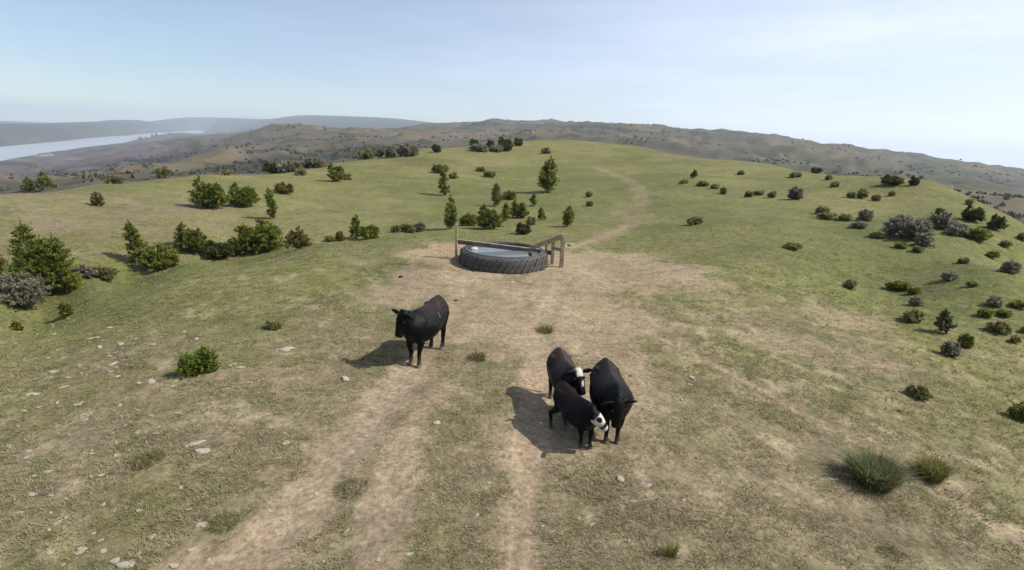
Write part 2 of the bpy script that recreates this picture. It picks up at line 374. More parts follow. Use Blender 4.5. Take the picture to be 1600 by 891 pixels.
def ground_material():
    m = bpy.data.materials.new('prairie_ground'); m.use_nodes = True
    nt = m.node_tree; N = nt.nodes; L = nt.links; b = N['Principled BSDF']
    b.inputs['Roughness'].default_value = 0.95; b.inputs['Specular IOR Level'].default_value = 0.1
    at = N.new('ShaderNodeAttribute'); at.attribute_name = 'tint'
    tc = N.new('ShaderNodeTexCoord')
    cur = at.outputs['Color']
    for sc_, det, lo, hi, a, bb in [(11.0, 6, .60, 1.45, .30, .70), (2.6, 6, .72, 1.30, .3, .7), (.055, 6, .84, 1.18, .3, .7), (0.35, 4, .86, 1.14, .3, .7)]:
        n = N.new('ShaderNodeTexNoise'); n.inputs['Scale'].default_value = sc_; n.inputs['Detail'].default_value = det; n.inputs['Roughness'].default_value = .65
        L.new(tc.outputs['Object'], n.inputs['Vector'])
        r = N.new('ShaderNodeMapRange'); r.inputs['From Min'].default_value = a; r.inputs['From Max'].default_value = bb; r.inputs['To Min'].default_value = lo; r.inputs['To Max'].default_value = hi
        L.new(n.outputs['Fac'], r.inputs['Value'])
        s = N.new('ShaderNodeVectorMath'); s.operation = 'SCALE'; L.new(cur, s.inputs[0]); L.new(r.outputs[0], s.inputs['Scale']); cur = s.outputs[0]
    # straw flecks
    n = N.new('ShaderNodeTexNoise'); n.inputs['Scale'].default_value = 16; n.inputs['Detail'].default_value = 3; L.new(tc.outputs['Object'], n.inputs['Vector'])
    r = N.new('ShaderNodeMapRange'); r.inputs['From Min'].default_value = .60; r.inputs['From Max'].default_value = .72; r.inputs['To Max'].default_value = .55; L.new(n.outputs['Fac'], r.inputs['Value'])
    mx = N.new('ShaderNodeMixRGB'); mx.inputs['Color2'].default_value = (.33, .27, .16, 1); L.new(r.outputs[0], mx.inputs['Fac']); L.new(cur, mx.inputs['Color1'])
    L.new(mx.outputs[0], b.inputs['Base Color'])
    bn = N.new('ShaderNodeTexNoise'); bn.inputs['Scale'].default_value = 7; bn.inputs['Detail'].default_value = 6; bn.inputs['Roughness'].default_value = .7; L.new(tc.outputs['Object'], bn.inputs['Vector'])
    bp = N.new('ShaderNodeBump'); bp.inputs['Strength'].default_value = .7; bp.inputs['Distance'].default_value = .06; L.new(bn.outputs['Fac'], bp.inputs['Height'])
    L.new(bp.outputs[0], b.inputs['Normal'])
    return m
ground = link('ground', me, ground_material()); ground['kind'] = 'structure'

# ---- lake
lv = []; lf = []
NA, NB = 40, 12
for i in range(NA + 1):
    th = -2.3 + (2.3 - 0.25) * i / NA
    for j in range(NB + 1):
        r = 900 * (10.5 ** (j / NB)); lv.append((r * math.sin(th), r * math.cos(th), LAKE))
for i in range(NA):
    for j in range(NB):
        a = i * (NB + 1) + j; lf.append((a, a + 1, a + NB + 2, a + NB + 1)[::-1])
mw = bpy.data.materials.new('lake_water'); mw.use_nodes = True
b = mw.node_tree.nodes['Principled BSDF']; b.inputs['Base Color'].default_value = (.30, .31, .32, 1); b.inputs['Roughness'].default_value = .3; b.inputs['IOR'].default_value = 1.33
tcn = mw.node_tree.nodes.new('ShaderNodeTexCoord'); nn = mw.node_tree.nodes.new('ShaderNodeTexNoise'); nn.inputs['Scale'].default_value = .02; nn.inputs['Detail'].default_value = 5
bb = mw.node_tree.nodes.new('ShaderNodeBump'); bb.inputs['Strength'].default_value = .25; bb.inputs['Distance'].default_value = 2
mw.node_tree.links.new(tcn.outputs['Object'], nn.inputs['Vector']); mw.node_tree.links.new(nn.outputs['Fac'], bb.inputs['Height']); mw.node_tree.links.new(bb.outputs[0], b.inputs['Normal'])
lake = link('lake', mesh_from('lake', lv, lf), mw); lake['kind'] = 'structure'

# ---- haze: even, pale, one closed box round everything
def box_mesh(name, lo, hi):
    x0, y0, z0 = lo; x1, y1, z1 = hi
    return mesh_from(name, [(x0,y0,z0),(x1,y0,z0),(x1,y1,z0),(x0,y1,z0),(x0,y0,z1),(x1,y0,z1),(x1,y1,z1),(x0,y1,z1)],
                     [(0,3,2,1),(4,5,6,7),(0,1,5,4),(1,2,6,5),(2,3,7,6),(3,0,4,7)])
hz = link('haze', box_mesh('haze', (-9900, -9900, float(GZ.min()) - 1), (9900, 9900, max(float(GZ.max()), CAMZ) + 4)))
hm = bpy.data.materials.new('haze'); hm.use_nodes = True; hm.node_tree.nodes.clear()
ho = hm.node_tree.nodes.new('ShaderNodeOutputMaterial'); hv = hm.node_tree.nodes.new('ShaderNodeVolumePrincipled')
hv.inputs['Color'].default_value = (.78, .88, 1.0, 1); hv.inputs['Density'].default_value = 1.25e-4; hv.inputs['Anisotropy'].default_value = 0.2
hm.node_tree.links.new(hv.outputs[0], ho.inputs['Volume']); hz.data.materials.append(hm); hz['kind'] = 'stuff'
print('ground z', GZ.min(), GZ.max())

# ------------------------------------------------------------------ stock tank: a huge tyre laid flat, filled with water
def lathe(profile, seg):
    V, Fc = [], []
    for k in range(seg):
        a = 2 * math.pi * k / seg
        for r, z in profile: V.append((r * math.cos(a), r * math.sin(a), z))
    m = len(profile)
    for k in range(seg):
        k2 = (k + 1) % seg
        for j in range(m - 1): Fc.append((k * m + j, k2 * m + j, k2 * m + j + 1, k * m + j + 1))
    return V, Fc

rubber = material('tyre_rubber', (.046, .043, .043), .72, .35, noise=[(3.0, .7, 1.5), (14, .75, 1.3)], bump=(30, .4, .01))
rubber_in = material('tyre_rubber_lip', (.050, .052, .055), .6, .4, noise=[(6, .7, 1.4)])
dusty = material('dusty_tread', (.080, .069, .062), .9, .2, noise=[(3, .5, 1.9), (12, .6, 1.5)], bump=(40, .4, .01))
TANK_R, TANK_H = 1.90, .70
fr = hit(786, 429); rr_ = math.hypot(fr[0], fr[1])
tcx, tcy = fr[0] * (rr_ + TANK_R) / rr_, fr[1] * (rr_ + TANK_R) / rr_
tz = min(ground_z(tcx + TANK_R * math.cos(a), tcy + TANK_R * math.sin(a)) for a in np.linspace(0, 6.2, 16)) - .03
tank = empty('stock_tank', (tcx, tcy, tz)); tank.scale = (TANK_R / 1.74, TANK_R / 1.74, .86); KS = TANK_R / 1.74; tag(tank, 'round black stock tank made from a huge lugged tyre, full of water', 'water tank')
prof = [(1.62, -.05), (1.66, .05), (1.665, .30), (1.66, .58), (1.63, .70), (1.56, .775), (1.47, .80), (1.385, .785), (1.36, .74), (1.40, .66), (1.46, .5), (1.48, .1), (1.40, .02), (0, .02)]
V_, F_ = lathe(prof, 72); link('tyre_wall', mesh_from('tyre_wall', V_, F_, smooth_shade=True), rubber, tank)
V_, F_ = lathe([(1.40, .792), (1.415, .812), (1.44, .822), (1.475, .824), (1.50, .815), (1.505, .799)], 72); link('lip', mesh_from('lip', V_, F_, smooth_shade=True), rubber_in, tank)
# tread lugs, two slanting rows
def lug_mesh():
    V, Fc = [], []
    n = 5
    for k in range(n + 1):
        t = k / n; z = .06 + .32 * t; a = (t - .5) * .085
        for da, rr in ((-.026, 1.655), (-.020, 1.708), (.020, 1.708), (.026, 1.655)):
            V.append((rr * math.cos(a + da), rr * math.sin(a + da), z))
    for k in range(n):
        for j in range(3): Fc.append((k * 4 + j, k * 4 + j + 1, k * 4 + j + 5, k * 4 + j + 4))
    Fc += [(0, 3, 2, 1), (n * 4, n * 4 + 1, n * 4 + 2, n * 4 + 3)]
    return mesh_from('tread_lug', V, Fc)
lugm = lug_mesh(); lugm.materials.append(dusty)
NLUG = 46
for row in range(2):
    for k in range(NLUG):
        o = link('tread_lug', lugm, None, tank)
        o.rotation_euler = (0, 0, 2 * math.pi * (k + .5 * row) / NLUG)
        kk = random.uniform(.975, 1.0)
        o.location = (0, 0, (.335 if row else 0) + random.uniform(-.02, .012)); o.scale = (kk, kk, random.uniform(.9, 1.02))
wat = material('tank_water', (.15, .17, .18), .12, .5, bump=(9, .12, .01))
disc = [(1.45 * math.cos(a), 1.45 * math.sin(a), .665) for a in np.linspace(0, 2 * math.pi, 72, endpoint=False)]
link('water', mesh_from('water', disc, [tuple(range(72))]), wat, tank)

def lump_mesh(name, seed, sub=2, rough=.25):
    import bmesh
    bm = bmesh.new(); bmesh.ops.create_icosphere(bm, subdivisions=sub, radius=1)
    r_ = random.Random(seed); dirs = [Vector((r_.gauss(0, 1), r_.gauss(0, 1), r_.gauss(0, 1))).normalized() for _ in range(9)]; am = [r_.uniform(-rough, rough) for _ in dirs]
    for v in bm.verts:
        n_ = v.co.normalized(); k = 1 + sum(a * max(0, n_.dot(d)) ** 3 for a, d in zip(am, dirs)); v.co = n_ * k
    me = bpy.data.meshes.new(name); bm.to_mesh(me); bm.free(); return me
fl = link('float', lump_mesh('float', 3, 2, .15), material('float_white', (.42, .37, .34), .6, .4, noise=[(8, .8, 1.15)]))
a_f = math.radians(172)
fl.location = (tcx + 1.27 * math.cos(a_f), tcy + 1.27 * math.sin(a_f) , tz + .60); fl.scale = (.17, .12, .085); fl.rotation_euler = (0, 0, .5)
tag(fl, 'pale rounded float in the tank water beside the upright post', 'float')
kb = link('valve_ball', lump_mesh('valve_ball', 5, 2, .1), material('black_plastic', (.012, .012, .013), .5, .4))
kb.scale = (.085, .085, .085); a_f = math.radians(-47); kb.location = (tcx + 1.56 * math.cos(a_f), tcy + 1.56 * math.sin(a_f), tz + .775)
tag(kb, 'small black ball resting on the near lip of the tank', 'ball')

wood = material('weathered_wood', (.27, .215, .14), .85, .2, noise=[(4, .7, 1.3), (25, .8, 1.2)], bump=(30, .5, .01))
wood_shade = material('shaded_wood', (.115, .095, .075), .85, .2, noise=[(4, .7, 1.3), (25, .8, 1.2)], bump=(30, .5, .01))  # same timber, darker: shade on the rail's side put into the colour
def beam(name, a, b, w, h, mat, parent, up=(0, 0, 1)):
    a = Vector(a); b = Vector(b); d = (b - a).normalized(); s = d.cross(Vector(up)).normalized(); u = s.cross(d).normalized()
    V = []
    ch = .18
    for p in (a, b):
        for cx, cy in ((-1, -1 + ch), (-1 + ch, -1), (1 - ch, -1), (1, -1 + ch), (1, 1 - ch), (1 - ch, 1), (-1 + ch, 1), (-1, 1 - ch)):
            V.append(p + s * cx * w / 2 + u * cy * h / 2)
    Fc = [(i, (i + 1) % 8, 8 + (i + 1) % 8, 8 + i) for i in range(8)] + [tuple(range(7, -1, -1)), tuple(range(8, 16))]
    return link(name, mesh_from(name, V, Fc), mat, parent)
def at_depth(px, py, ref):
    """point on a pixel's ray at the forward depth of ref"""
    d = ray(px, py); k = ((np.array(ref) - [0, 0, CAMZ]) @ FW) / (d @ FW); return np.array([0, 0, CAMZ]) + d * k
g1 = np.array([tcx - 2.0, tcy + .10, 0]); g1[2] = ground_z(g1[0], g1[1])
g2 = hit(877, 418); g3 = hit(862.5, 413)
fence = empty('rail_frame', (g2[0], g2[1], g2[2])); tag(fence, 'weathered wooden posts with a rail and slanting brace built over the tyre tank', 'wooden frame')
inv = Vector(fence.location)
def L3(p): return Vector(p) - inv
t1 = at_depth(716, 350, g1); t2 = at_depth(877.5, 363.5, g2); t3 = at_depth(863, 372, g3)
beam('post', L3((g1[0], g1[1], g1[2] - .3)), L3((g1[0], g1[1], t1[2])), .10, .10, wood, fence, (0, 1, 0))
beam('post', L3((g2[0], g2[1], g2[2] - .3)), L3((g2[0], g2[1], t2[2])), .17, .17, wood, fence, (0, 1, 0))
beam('post', L3((g3[0], g3[1], g3[2] - .3)), L3((g3[0], g3[1], t3[2])), .14, .14, wood, fence, (0, 1, 0))
ra = at_depth(714, 377, g1); rb = at_depth(861, 394.5, g3)
beam('rail', L3(ra + [0, -.08, 0]), L3(rb + [0, -.085, 0]), .05, .19, wood_shade, fence)  # side of the plank, its shade painted as a darker tone
beam('rail', L3(ra + [0, -.08, .085]), L3(rb + [0, -.085, .085]), .11, .04, wood, fence)  # lit top of that same plank, painted as a paler strip
bc = at_depth(828, 388.5, (g3 + g2) / 2 * [1, 1, 1] + [0, -.1, 0])
beam('brace', L3(bc), L3((g2[0] - .02, g2[1] - .09, t2[2] - .06)), .06, .19, wood, fence)
beam('cross_piece', L3((g3[0], g3[1] - .085, g3[2] + .72)), L3((g2[0], g2[1] - .09, g2[2] + .75)), .04, .13, wood, fence)
beam('batten', L3(at_depth(853.5, 398, g3)), L3(at_depth(853.5, 377, g3)), .09, .05, wood_shade, fence, (0, 1, 0))

# ------------------------------------------------------------------ cattle
def catmull(pts, k=4):
    P_ = [np.array(p, float) for p in pts]; P_ = [2 * P_[0] - P_[1]] + P_ + [2 * P_[-1] - P_[-2]]
    out = []
    for i in range(1, len(P_) - 2):
        for j in range(k):
            t = j / k
            out.append(.5 * (2 * P_[i] + (P_[i + 1] - P_[i - 1]) * t + (2 * P_[i - 1] - 5 * P_[i] + 4 * P_[i + 1] - P_[i + 2]) * t * t + (3 * P_[i] - P_[i - 1] - 3 * P_[i + 1] + P_[i + 2]) * t ** 3))
    out.append(P_[-2]); return out

class Hull:
    def __init__(s): s.V = []; s.F = []
    def loft(s, rings):
        base = len(s.V); n_ = len(rings[0])
        for r in rings: s.V += [tuple(p) for p in r]
        for i in range(len(rings) - 1):
            for j in range(n_):
                s.F.append((base + i * n_ + j, base + i * n_ + (j + 1) % n_, base + (i + 1) * n_ + (j + 1) % n_, base + (i + 1) * n_ + j))
        for ring_i, flip in ((0, True), (len(rings) - 1, False)):
            c = len(s.V); s.V.append(tuple(np.mean(rings[ring_i], 0)))
            for j in range(n_):
                a, b = base + ring_i * n_ + j, base + ring_i * n_ + (j + 1) % n_
                s.F.append((c, b, a) if flip else (c, a, b))
    def tube(s, pts, flat=1.0, side=None, seg=14, k=4):
        """pts: (x,y,z,r); flat scales the radius along the side axis"""
        c = catmull(pts, k); rings = []
        for i, p in enumerate(c):
            q0 = c[max(i - 1, 0)][:3]; q1 = c[min(i + 1, len(c) - 1)][:3]; d = q1 - q0; d = d / (np.linalg.norm(d) + 1e-9)
            sd = np.array(side if side is not None else (0, 1, 0), float); sd = sd - d * (sd @ d)
            if np.linalg.norm(sd) < 1e-3: sd = np.array([1.0, 0, 0]) - d * d[0]
            sd /= np.linalg.norm(sd); u = np.cross(d, sd)
            rings.append([p[:3] + sd * math.cos(a) * p[3] * flat + u * math.sin(a) * p[3] for a in np.linspace(0, 2 * math.pi, seg, endpoint=False)])
        s.loft(rings)

hoof_mat = material('hoof', (.10, .085, .07), .6, .4, noise=[(20, .7, 1.3)])
eye_mat = material('eye', (.008, .006, .005), .12, .6)
def coat_material(name):
    m = material(name, rough=.45, spec=.11, attr='tint', noise=[(6, .75, 1.3), (60, .8, 1.2)], bump=(90, .5, .012))
    return m
coat = coat_material('cattle_coat')

def make_cow(name, label, anchor, heading, S, poll, face, belly=1.0, pattern=None, legs=None, brown=.6, group='cattle by the tank', neck_mid=None, tail_side=.05):
    """anchor: world xy of the point midway between the fore feet; heading: world xy direction; poll, face: local metres / direction at scale 1"""
    hx, hy = np.array(heading) / np.linalg.norm(heading); ang = math.atan2(hy, hx)
    fx = .46
    ox, oy = anchor[0] - hx * fx * S, anchor[1] - hy * fx * S
    oz = ground_z(ox, oy)
    root = empty(name, (ox, oy, oz), ang); root.scale = (S, S, S)
    tag(root, label, 'cow', group)
    def gz(lx, ly):
        return (ground_z(ox + (hx * lx - hy * ly) * S, oy + (hy * lx + hx * ly) * S) - oz) / S
    H = Hull()
    B = belly
    T = [(-.87, 1.16, .08, .13), (-.83, 1.10, .20, .23), (-.72, 1.06, .30, .30), (-.52, 1.01, .345, .355), (-.25, .935, .385 * B, .37), (.05, .90, .42 * B, .405), (.30, .91, .39 * B, .415), (.48, .93, .325, .40), (.64, .95, .25, .34), (.76, 1.01, .15, .22), (.82, 1.02, .07, .12)]
    Tc = catmull(T, 4); rings = []
    for x, zc, hw, hh in Tc:
        ring = []
        for a in np.linspace(0, 2 * math.pi, 28, endpoint=False):
            cz, sy = math.cos(a), math.sin(a)
            e_ = (1.28 if -.62 < x < .3 else 1.45) if cz > 0 else 2.2      # gabled back, round belly
            ring.append((x, hw * np.sign(sy) * abs(sy) ** (2 / e_), zc + hh * np.sign(cz) * abs(cz) ** (2 / e_)))
        rings.append(ring[::-1])
    H.loft(rings)
    # hip bones, shoulder blades, withers
    for sy in (-1, 1):
        H.tube([(-.36, .12 * sy, 1.14, .05), (-.50, .215 * sy, 1.185, .055), (-.64, .185 * sy, 1.15, .065), (-.82, .12 * sy, 1.12, .05)])
        H.tube([(-.55, .0, 1.33, .04), (-.72, .015 * sy, 1.335, .045), (-.86, .02 * sy, 1.26, .04)])
        H.tube([(.40, .09 * sy, 1.20, .09), (.45, .15 * sy, 1.05, .15), (.50, .16 * sy, .86, .145), (.49, .155 * sy, .72, .11)])
    P0 = np.array(poll, float); hd = np.array(face, float); hd /= np.linalg.norm(hd)
    mid = np.array(neck_mid, float) if neck_mid is not None else (np.array([.62, 0, 1.08]) * .45 + P0 * .55)
    H.tube([(.30, 0, .99, .32), (.56, mid[1] * .35, 1.02, .29), (*mid, .205), (*(P0 - hd * .02 - np.array([0, 0, .03])), .135)], flat=.72, k=6)
    lat = np.cross([0, 0, 1], hd); lat /= np.linalg.norm(lat); up_ = np.cross(hd, lat)
    HL = .48
    hr = [(-.10, .10, .11), (0, .132, .15), (.12, .145, .16), (.24, .128, .148), (.36, .104, .122), (.46, .096, .102), (.52, .10, .09), (.555, .08, .066)]
    rings = []
    for t, w, h in hr:
        cc_ = P0 + hd * t * (HL / .5) + up_ * (-.02 - .06 * t)
        rings.append([cc_ + lat * w * math.cos(a) + up_ * h * math.sin(a) for a in np.linspace(0, 2 * math.pi, 18, endpoint=False)])
    H.loft(rings)
    for sd in (-1, 1):
        e0 = P0 + lat * sd * .10 + up_ * .05 + hd * .0; ed = lat * sd + np.array([0, 0, -.10]) - hd * .05; ed /= np.linalg.norm(ed)
        H.tube([(*(e0), .036), (*(e0 + ed * .09), .068), (*(e0 + ed * .19), .072), (*(e0 + ed * .30), .026)], flat=.42, side=tuple(hd * .75 + up_ * .65), k=3)
    # legs
    lg = legs or {}
    feet = []
    for key, x, y in (('fl', .46, .155), ('fr', .46, -.155), ('hl', -.66, .165), ('hr', -.66, -.165)):
        dx, dy = lg.get(key, (0, 0)); fx_, fy_ = x + dx, y + dy; g_ = gz(fx_, fy_)
        if key[0] == 'f':
            H.tube([(x + .02, y * 1.05, .88, .145), (x - .02, y * 1.03, .70, .105), (x + .01 + dx * .5, y + dy * .4, .44 + g_ * .5, .066), (fx_ - .005, fy_, .32 + g_, .050), (fx_ - .01, fy_, .15 + g_, .046), (fx_ + .005, fy_, .085 + g_, .055), (fx_ + .02, fy_, .04 + g_, .055)])
        else:
            H.tube([(x + .06, y * .95, 1.02, .20), (x + .12, y * 1.05, .80, .165), (x + .02 + dx * .4, y + dy * .3, .60 + g_ * .5, .10), (fx_ - .06, fy_, .47 + g_, .070), (fx_ - .045, fy_, .32 + g_, .052), (fx_ - .03, fy_, .14 + g_, .048), (fx_ - .01, fy_, .085 + g_, .055), (fx_ + .01, fy_, .04 + g_, .055)])
        feet.append((fx_, fy_, g_))
    # tail
    H.tube([(-.83, 0, 1.24, .035), (-.90, tail_side * .3, 1.18, .032), (-.93, tail_side, .95, .028), (-.92, tail_side, .70, .030), (-.91, tail_side, .52, .045), (-.91, tail_side, .36, .022)], k=4)
    me0 = mesh_from('body', H.V, H.F)
    tmp_o = bpy.data.objects.new('tmp', me0); COL.objects.link(tmp_o)
    rm = tmp_o.modifiers.new('r', 'REMESH'); rm.mode = 'VOXEL'; rm.voxel_size = .0165
    sm = tmp_o.modifiers.new('s', 'SMOOTH'); sm.factor = .5; sm.iterations = 7
    dg = bpy.context.evaluated_depsgraph_get(); me = bpy.data.meshes.new_from_object(tmp_o.evaluated_get(dg), depsgraph=dg)
    bpy.data.objects.remove(tmp_o); me.name = 'body'
    nv = len(me.vertices); co = np.empty(nv * 3); me.vertices.foreach_get('co', co); co = co.reshape(-1, 3)
    no = np.empty(nv * 3); me.vertices.foreach_get('normal', no); no = no.reshape(-1, 3)
    colr = np.tile(np.array([.0026, .0024, .0024]), (nv, 1))
    nb = fbm(co[:, 0] * 4 + co[:, 2], co[:, 1] * 4 - co[:, 2], 3, 5)
    bk = smooth(.98, 1.25, co[:, 2]) * smooth(.55, .0, np.abs(co[:, 0] + .25) - .25) * (0.4 + nb)     # sun-bleached hair along the back
    colr = lerp(colr, np.array([.042, .027, .022]), np.clip(bk * brown, 0, 1))
    rel = co - P0; t = rel @ hd * (.5 / HL); l_ = rel @ lat; u_ = rel @ up_
    nz = (fbm(co[:, 0] * 22 + 5, co[:, 1] * 22 + co[:, 2] * 17, 3, 9) - .5)
    def mark(inside, soft=.018): return smooth(-soft, soft, inside + nz * .06)      # ragged hair edge
    white = np.array([.46, .42, .37])
    if pattern == 'blaze':          # white poll and forehead, broken blaze, black round the eyes and muzzle
        w1 = mark(np.minimum(np.minimum(t + .12, .12 - t), np.minimum(.085 - np.abs(l_), u_ - .01)))
        w2 = mark(np.minimum(np.minimum(t - .24, .37 - t), np.minimum(.035 - np.abs(l_ - .01), u_ - .02)))
        colr = lerp(colr, white, np.maximum(w1, w2 * .85))
    elif pattern == 'white_face':   # white cheeks with a black eye patch, white muzzle
        eye = ((t - .20) ** 2 / .085 ** 2 + (u_ - .03) ** 2 / .06 ** 2 < 1) & (np.abs(l_) > .03)
        w1 = mark(np.minimum(np.minimum(t - .10, .38 - t), .19 - np.hypot(l_, u_)))
        w2 = mark(np.minimum(np.minimum(t - .47, .62 - t), .17 - np.hypot(l_, u_)))
        colr = lerp(colr, white, np.where(eye, 0, np.maximum(w1, w2 * .9)))
    elif pattern == 'brand':
        w = (np.abs(co[:, 0] + .18 + (co[:, 2] - 1.07) * .7) < .012) & (np.abs(co[:, 2] - 1.07) < .06) & (co[:, 1] > .2)
        colr[w] = (.10, .095, .09)
    dn = fbm(co[:, 0] * 7, co[:, 2] * 7 + co[:, 1] * 3, 4, 15)
    colr = lerp(colr, np.array([.030, .024, .020]), .35 * smooth(.5, .75, dn) * smooth(1.25, .7, co[:, 2]))      # dried mud and dust on the flanks
    legd = smooth(.32, .05, co[:, 2]) * .5                                             # dust on the lower legs
    colr = lerp(colr, np.array([.075, .058, .042]), legd)
    ca = me.color_attributes.new('tint', 'FLOAT_COLOR', 'POINT'); cc = np.ones((nv, 4), np.float32); cc[:, :3] = colr; ca.data.foreach_set('color', cc.ravel())
    me.polygons.foreach_set('use_smooth', np.ones(len(me.polygons), bool)); me.materials.clear(); me.update()
    link('body', me, coat, root)
    for fx_, fy_, g_ in feet:
        V = []
        for z, w, l in ((-.012, .062, .080), (.03, .056, .072), (.065, .046, .056)):
            for a in np.linspace(0, 2 * math.pi, 12, endpoint=False): V.append((fx_ + .022 + l * math.cos(a), fy_ + w * math.sin(a) * (1 - .12 * max(0, math.cos(a))), g_ + z))
        Fc = [(i * 12 + j, i * 12 + (j + 1) % 12, (i + 1) * 12 + (j + 1) % 12, (i + 1) * 12 + j) for i in range(2) for j in range(12)] + [tuple(range(11, -1, -1)), tuple(range(24, 36))]
        link('hoof', mesh_from('hoof', V, Fc), hoof_mat, root)
    for sd in (-1, 1):
        p = P0 + hd * .155 + lat * sd * .128 + up_ * .04
        e = link('eye', lump_mesh('eye', 1, 2, 0), eye_mat, root); e.location = p; e.scale = (.026, .026, .026)
    if True:
        Rm = np.array([[hx, -hy, 0], [hy, hx, 0], [0, 0, 1]]); o_ = np.array([ox, oy, oz])
        for nm, p in (('rump', (-.6, 0, 1.34)), ('withers', (.4, 0, 1.33)), ('poll', P0), ('muzzle', P0 + hd * .55), *[('foot', f) for f in feet]):
            print(name, nm, [round(v) for v in project(o_ + S * (Rm @ np.array(p)))[:2]])
    return root

def hdg(deg): return (math.cos(math.radians(deg)), math.sin(math.radians(deg)))
pD = (hit(655, 574) + hit(643, 567)) / 2
make_cow('cow', 'black cow standing alone between the tank and the wheel ruts, head lowered, facing left', pD[:2], hdg(-108), 1.0,
         (.80, -.10, 1.32), (.30, -.14, -.82), belly=1.0, pattern='brand', brown=.5, legs={'fl': (.05, -.03), 'fr': (-.02, .03), 'hl': (.03, 0)})
pB = (hit(907, 702) + hit(919, 697)) / 2
make_cow('young_cow', 'young black cow with white cheek and muzzle, head swung down towards its neighbour', pB[:2], hdg(-62), .68,
         (.74, -.02, 1.16), (.44, .52, -.66), belly=.92, pattern='white_face', brown=.3, neck_mid=(.66, -.02, 1.15), legs={'hr': (-.10, -.10), 'hl': (-.03, .0), 'fl': (.06, -.03), 'fr': (.0, .03)})
pA = hit(889, 654)
make_cow('young_cow', 'black cow with white forehead and broken blaze looking over the back of another', pA[:2], hdg(-78), .80,
         (.74, .02, 1.34), (.55, .12, -.72), belly=.95, pattern='blaze', brown=1.0)
pC = (hit(945, 690) + hit(965, 693)) / 2
make_cow('cow', 'all black broad cow standing on the right of the huddle, head hanging down', pC[:2], hdg(-88), .88,
         (.74, -.03, 1.08), (.18, .04, -.97), belly=1.06, pattern=None, brown=.5, legs={'fl': (0, -.04), 'fr': (0, .04)})

# ------------------------------------------------------------------ shrubs and trees
def leaf_material(name, back):
    m = material(name, rough=.75, spec=.15, attr='tint'); nt = m.node_tree; b = nt.nodes['Principled BSDF']; out = nt.nodes['Material Output']
    tr = nt.nodes.new('ShaderNodeBsdfTranslucent'); mx = nt.nodes.new('ShaderNodeMixShader'); mx.inputs[0].default_value = back
    src = b.inputs['Base Color'].links[0].from_socket
    nt.links.new(src, tr.inputs['Color']); nt.links.new(b.outputs[0], mx.inputs[1]); nt.links.new(tr.outputs[0], mx.inputs[2]); nt.links.new(mx.outputs[0], out.inputs['Surface'])
    return m
leaf_mat = leaf_material('foliage', .42)
blade_mat = leaf_material('grass_blades', .45)
bark = material('bark', (.10, .08, .06), .9, .1, noise=[(12, .6, 1.4)], bump=(40, .5, .01))
KINDS = {   # base colours of the leaves: mean, spread of light and dark clumps
    'juniper': ((.150, .170, .034), .5), 'dark': ((.082, .092, .030), .4), 'green': ((.180, .195, .037), .45), 'sage': ((.235, .222, .155), .35),
    'brown': ((.185, .155, .048), .4), 'purple': ((.13, .105, .10), .35), 'forb': ((.215, .205, .082), .4), 'bright': ((.15, .195, .032), .35), 'grassy': ((.115, .125, .045), .4)}

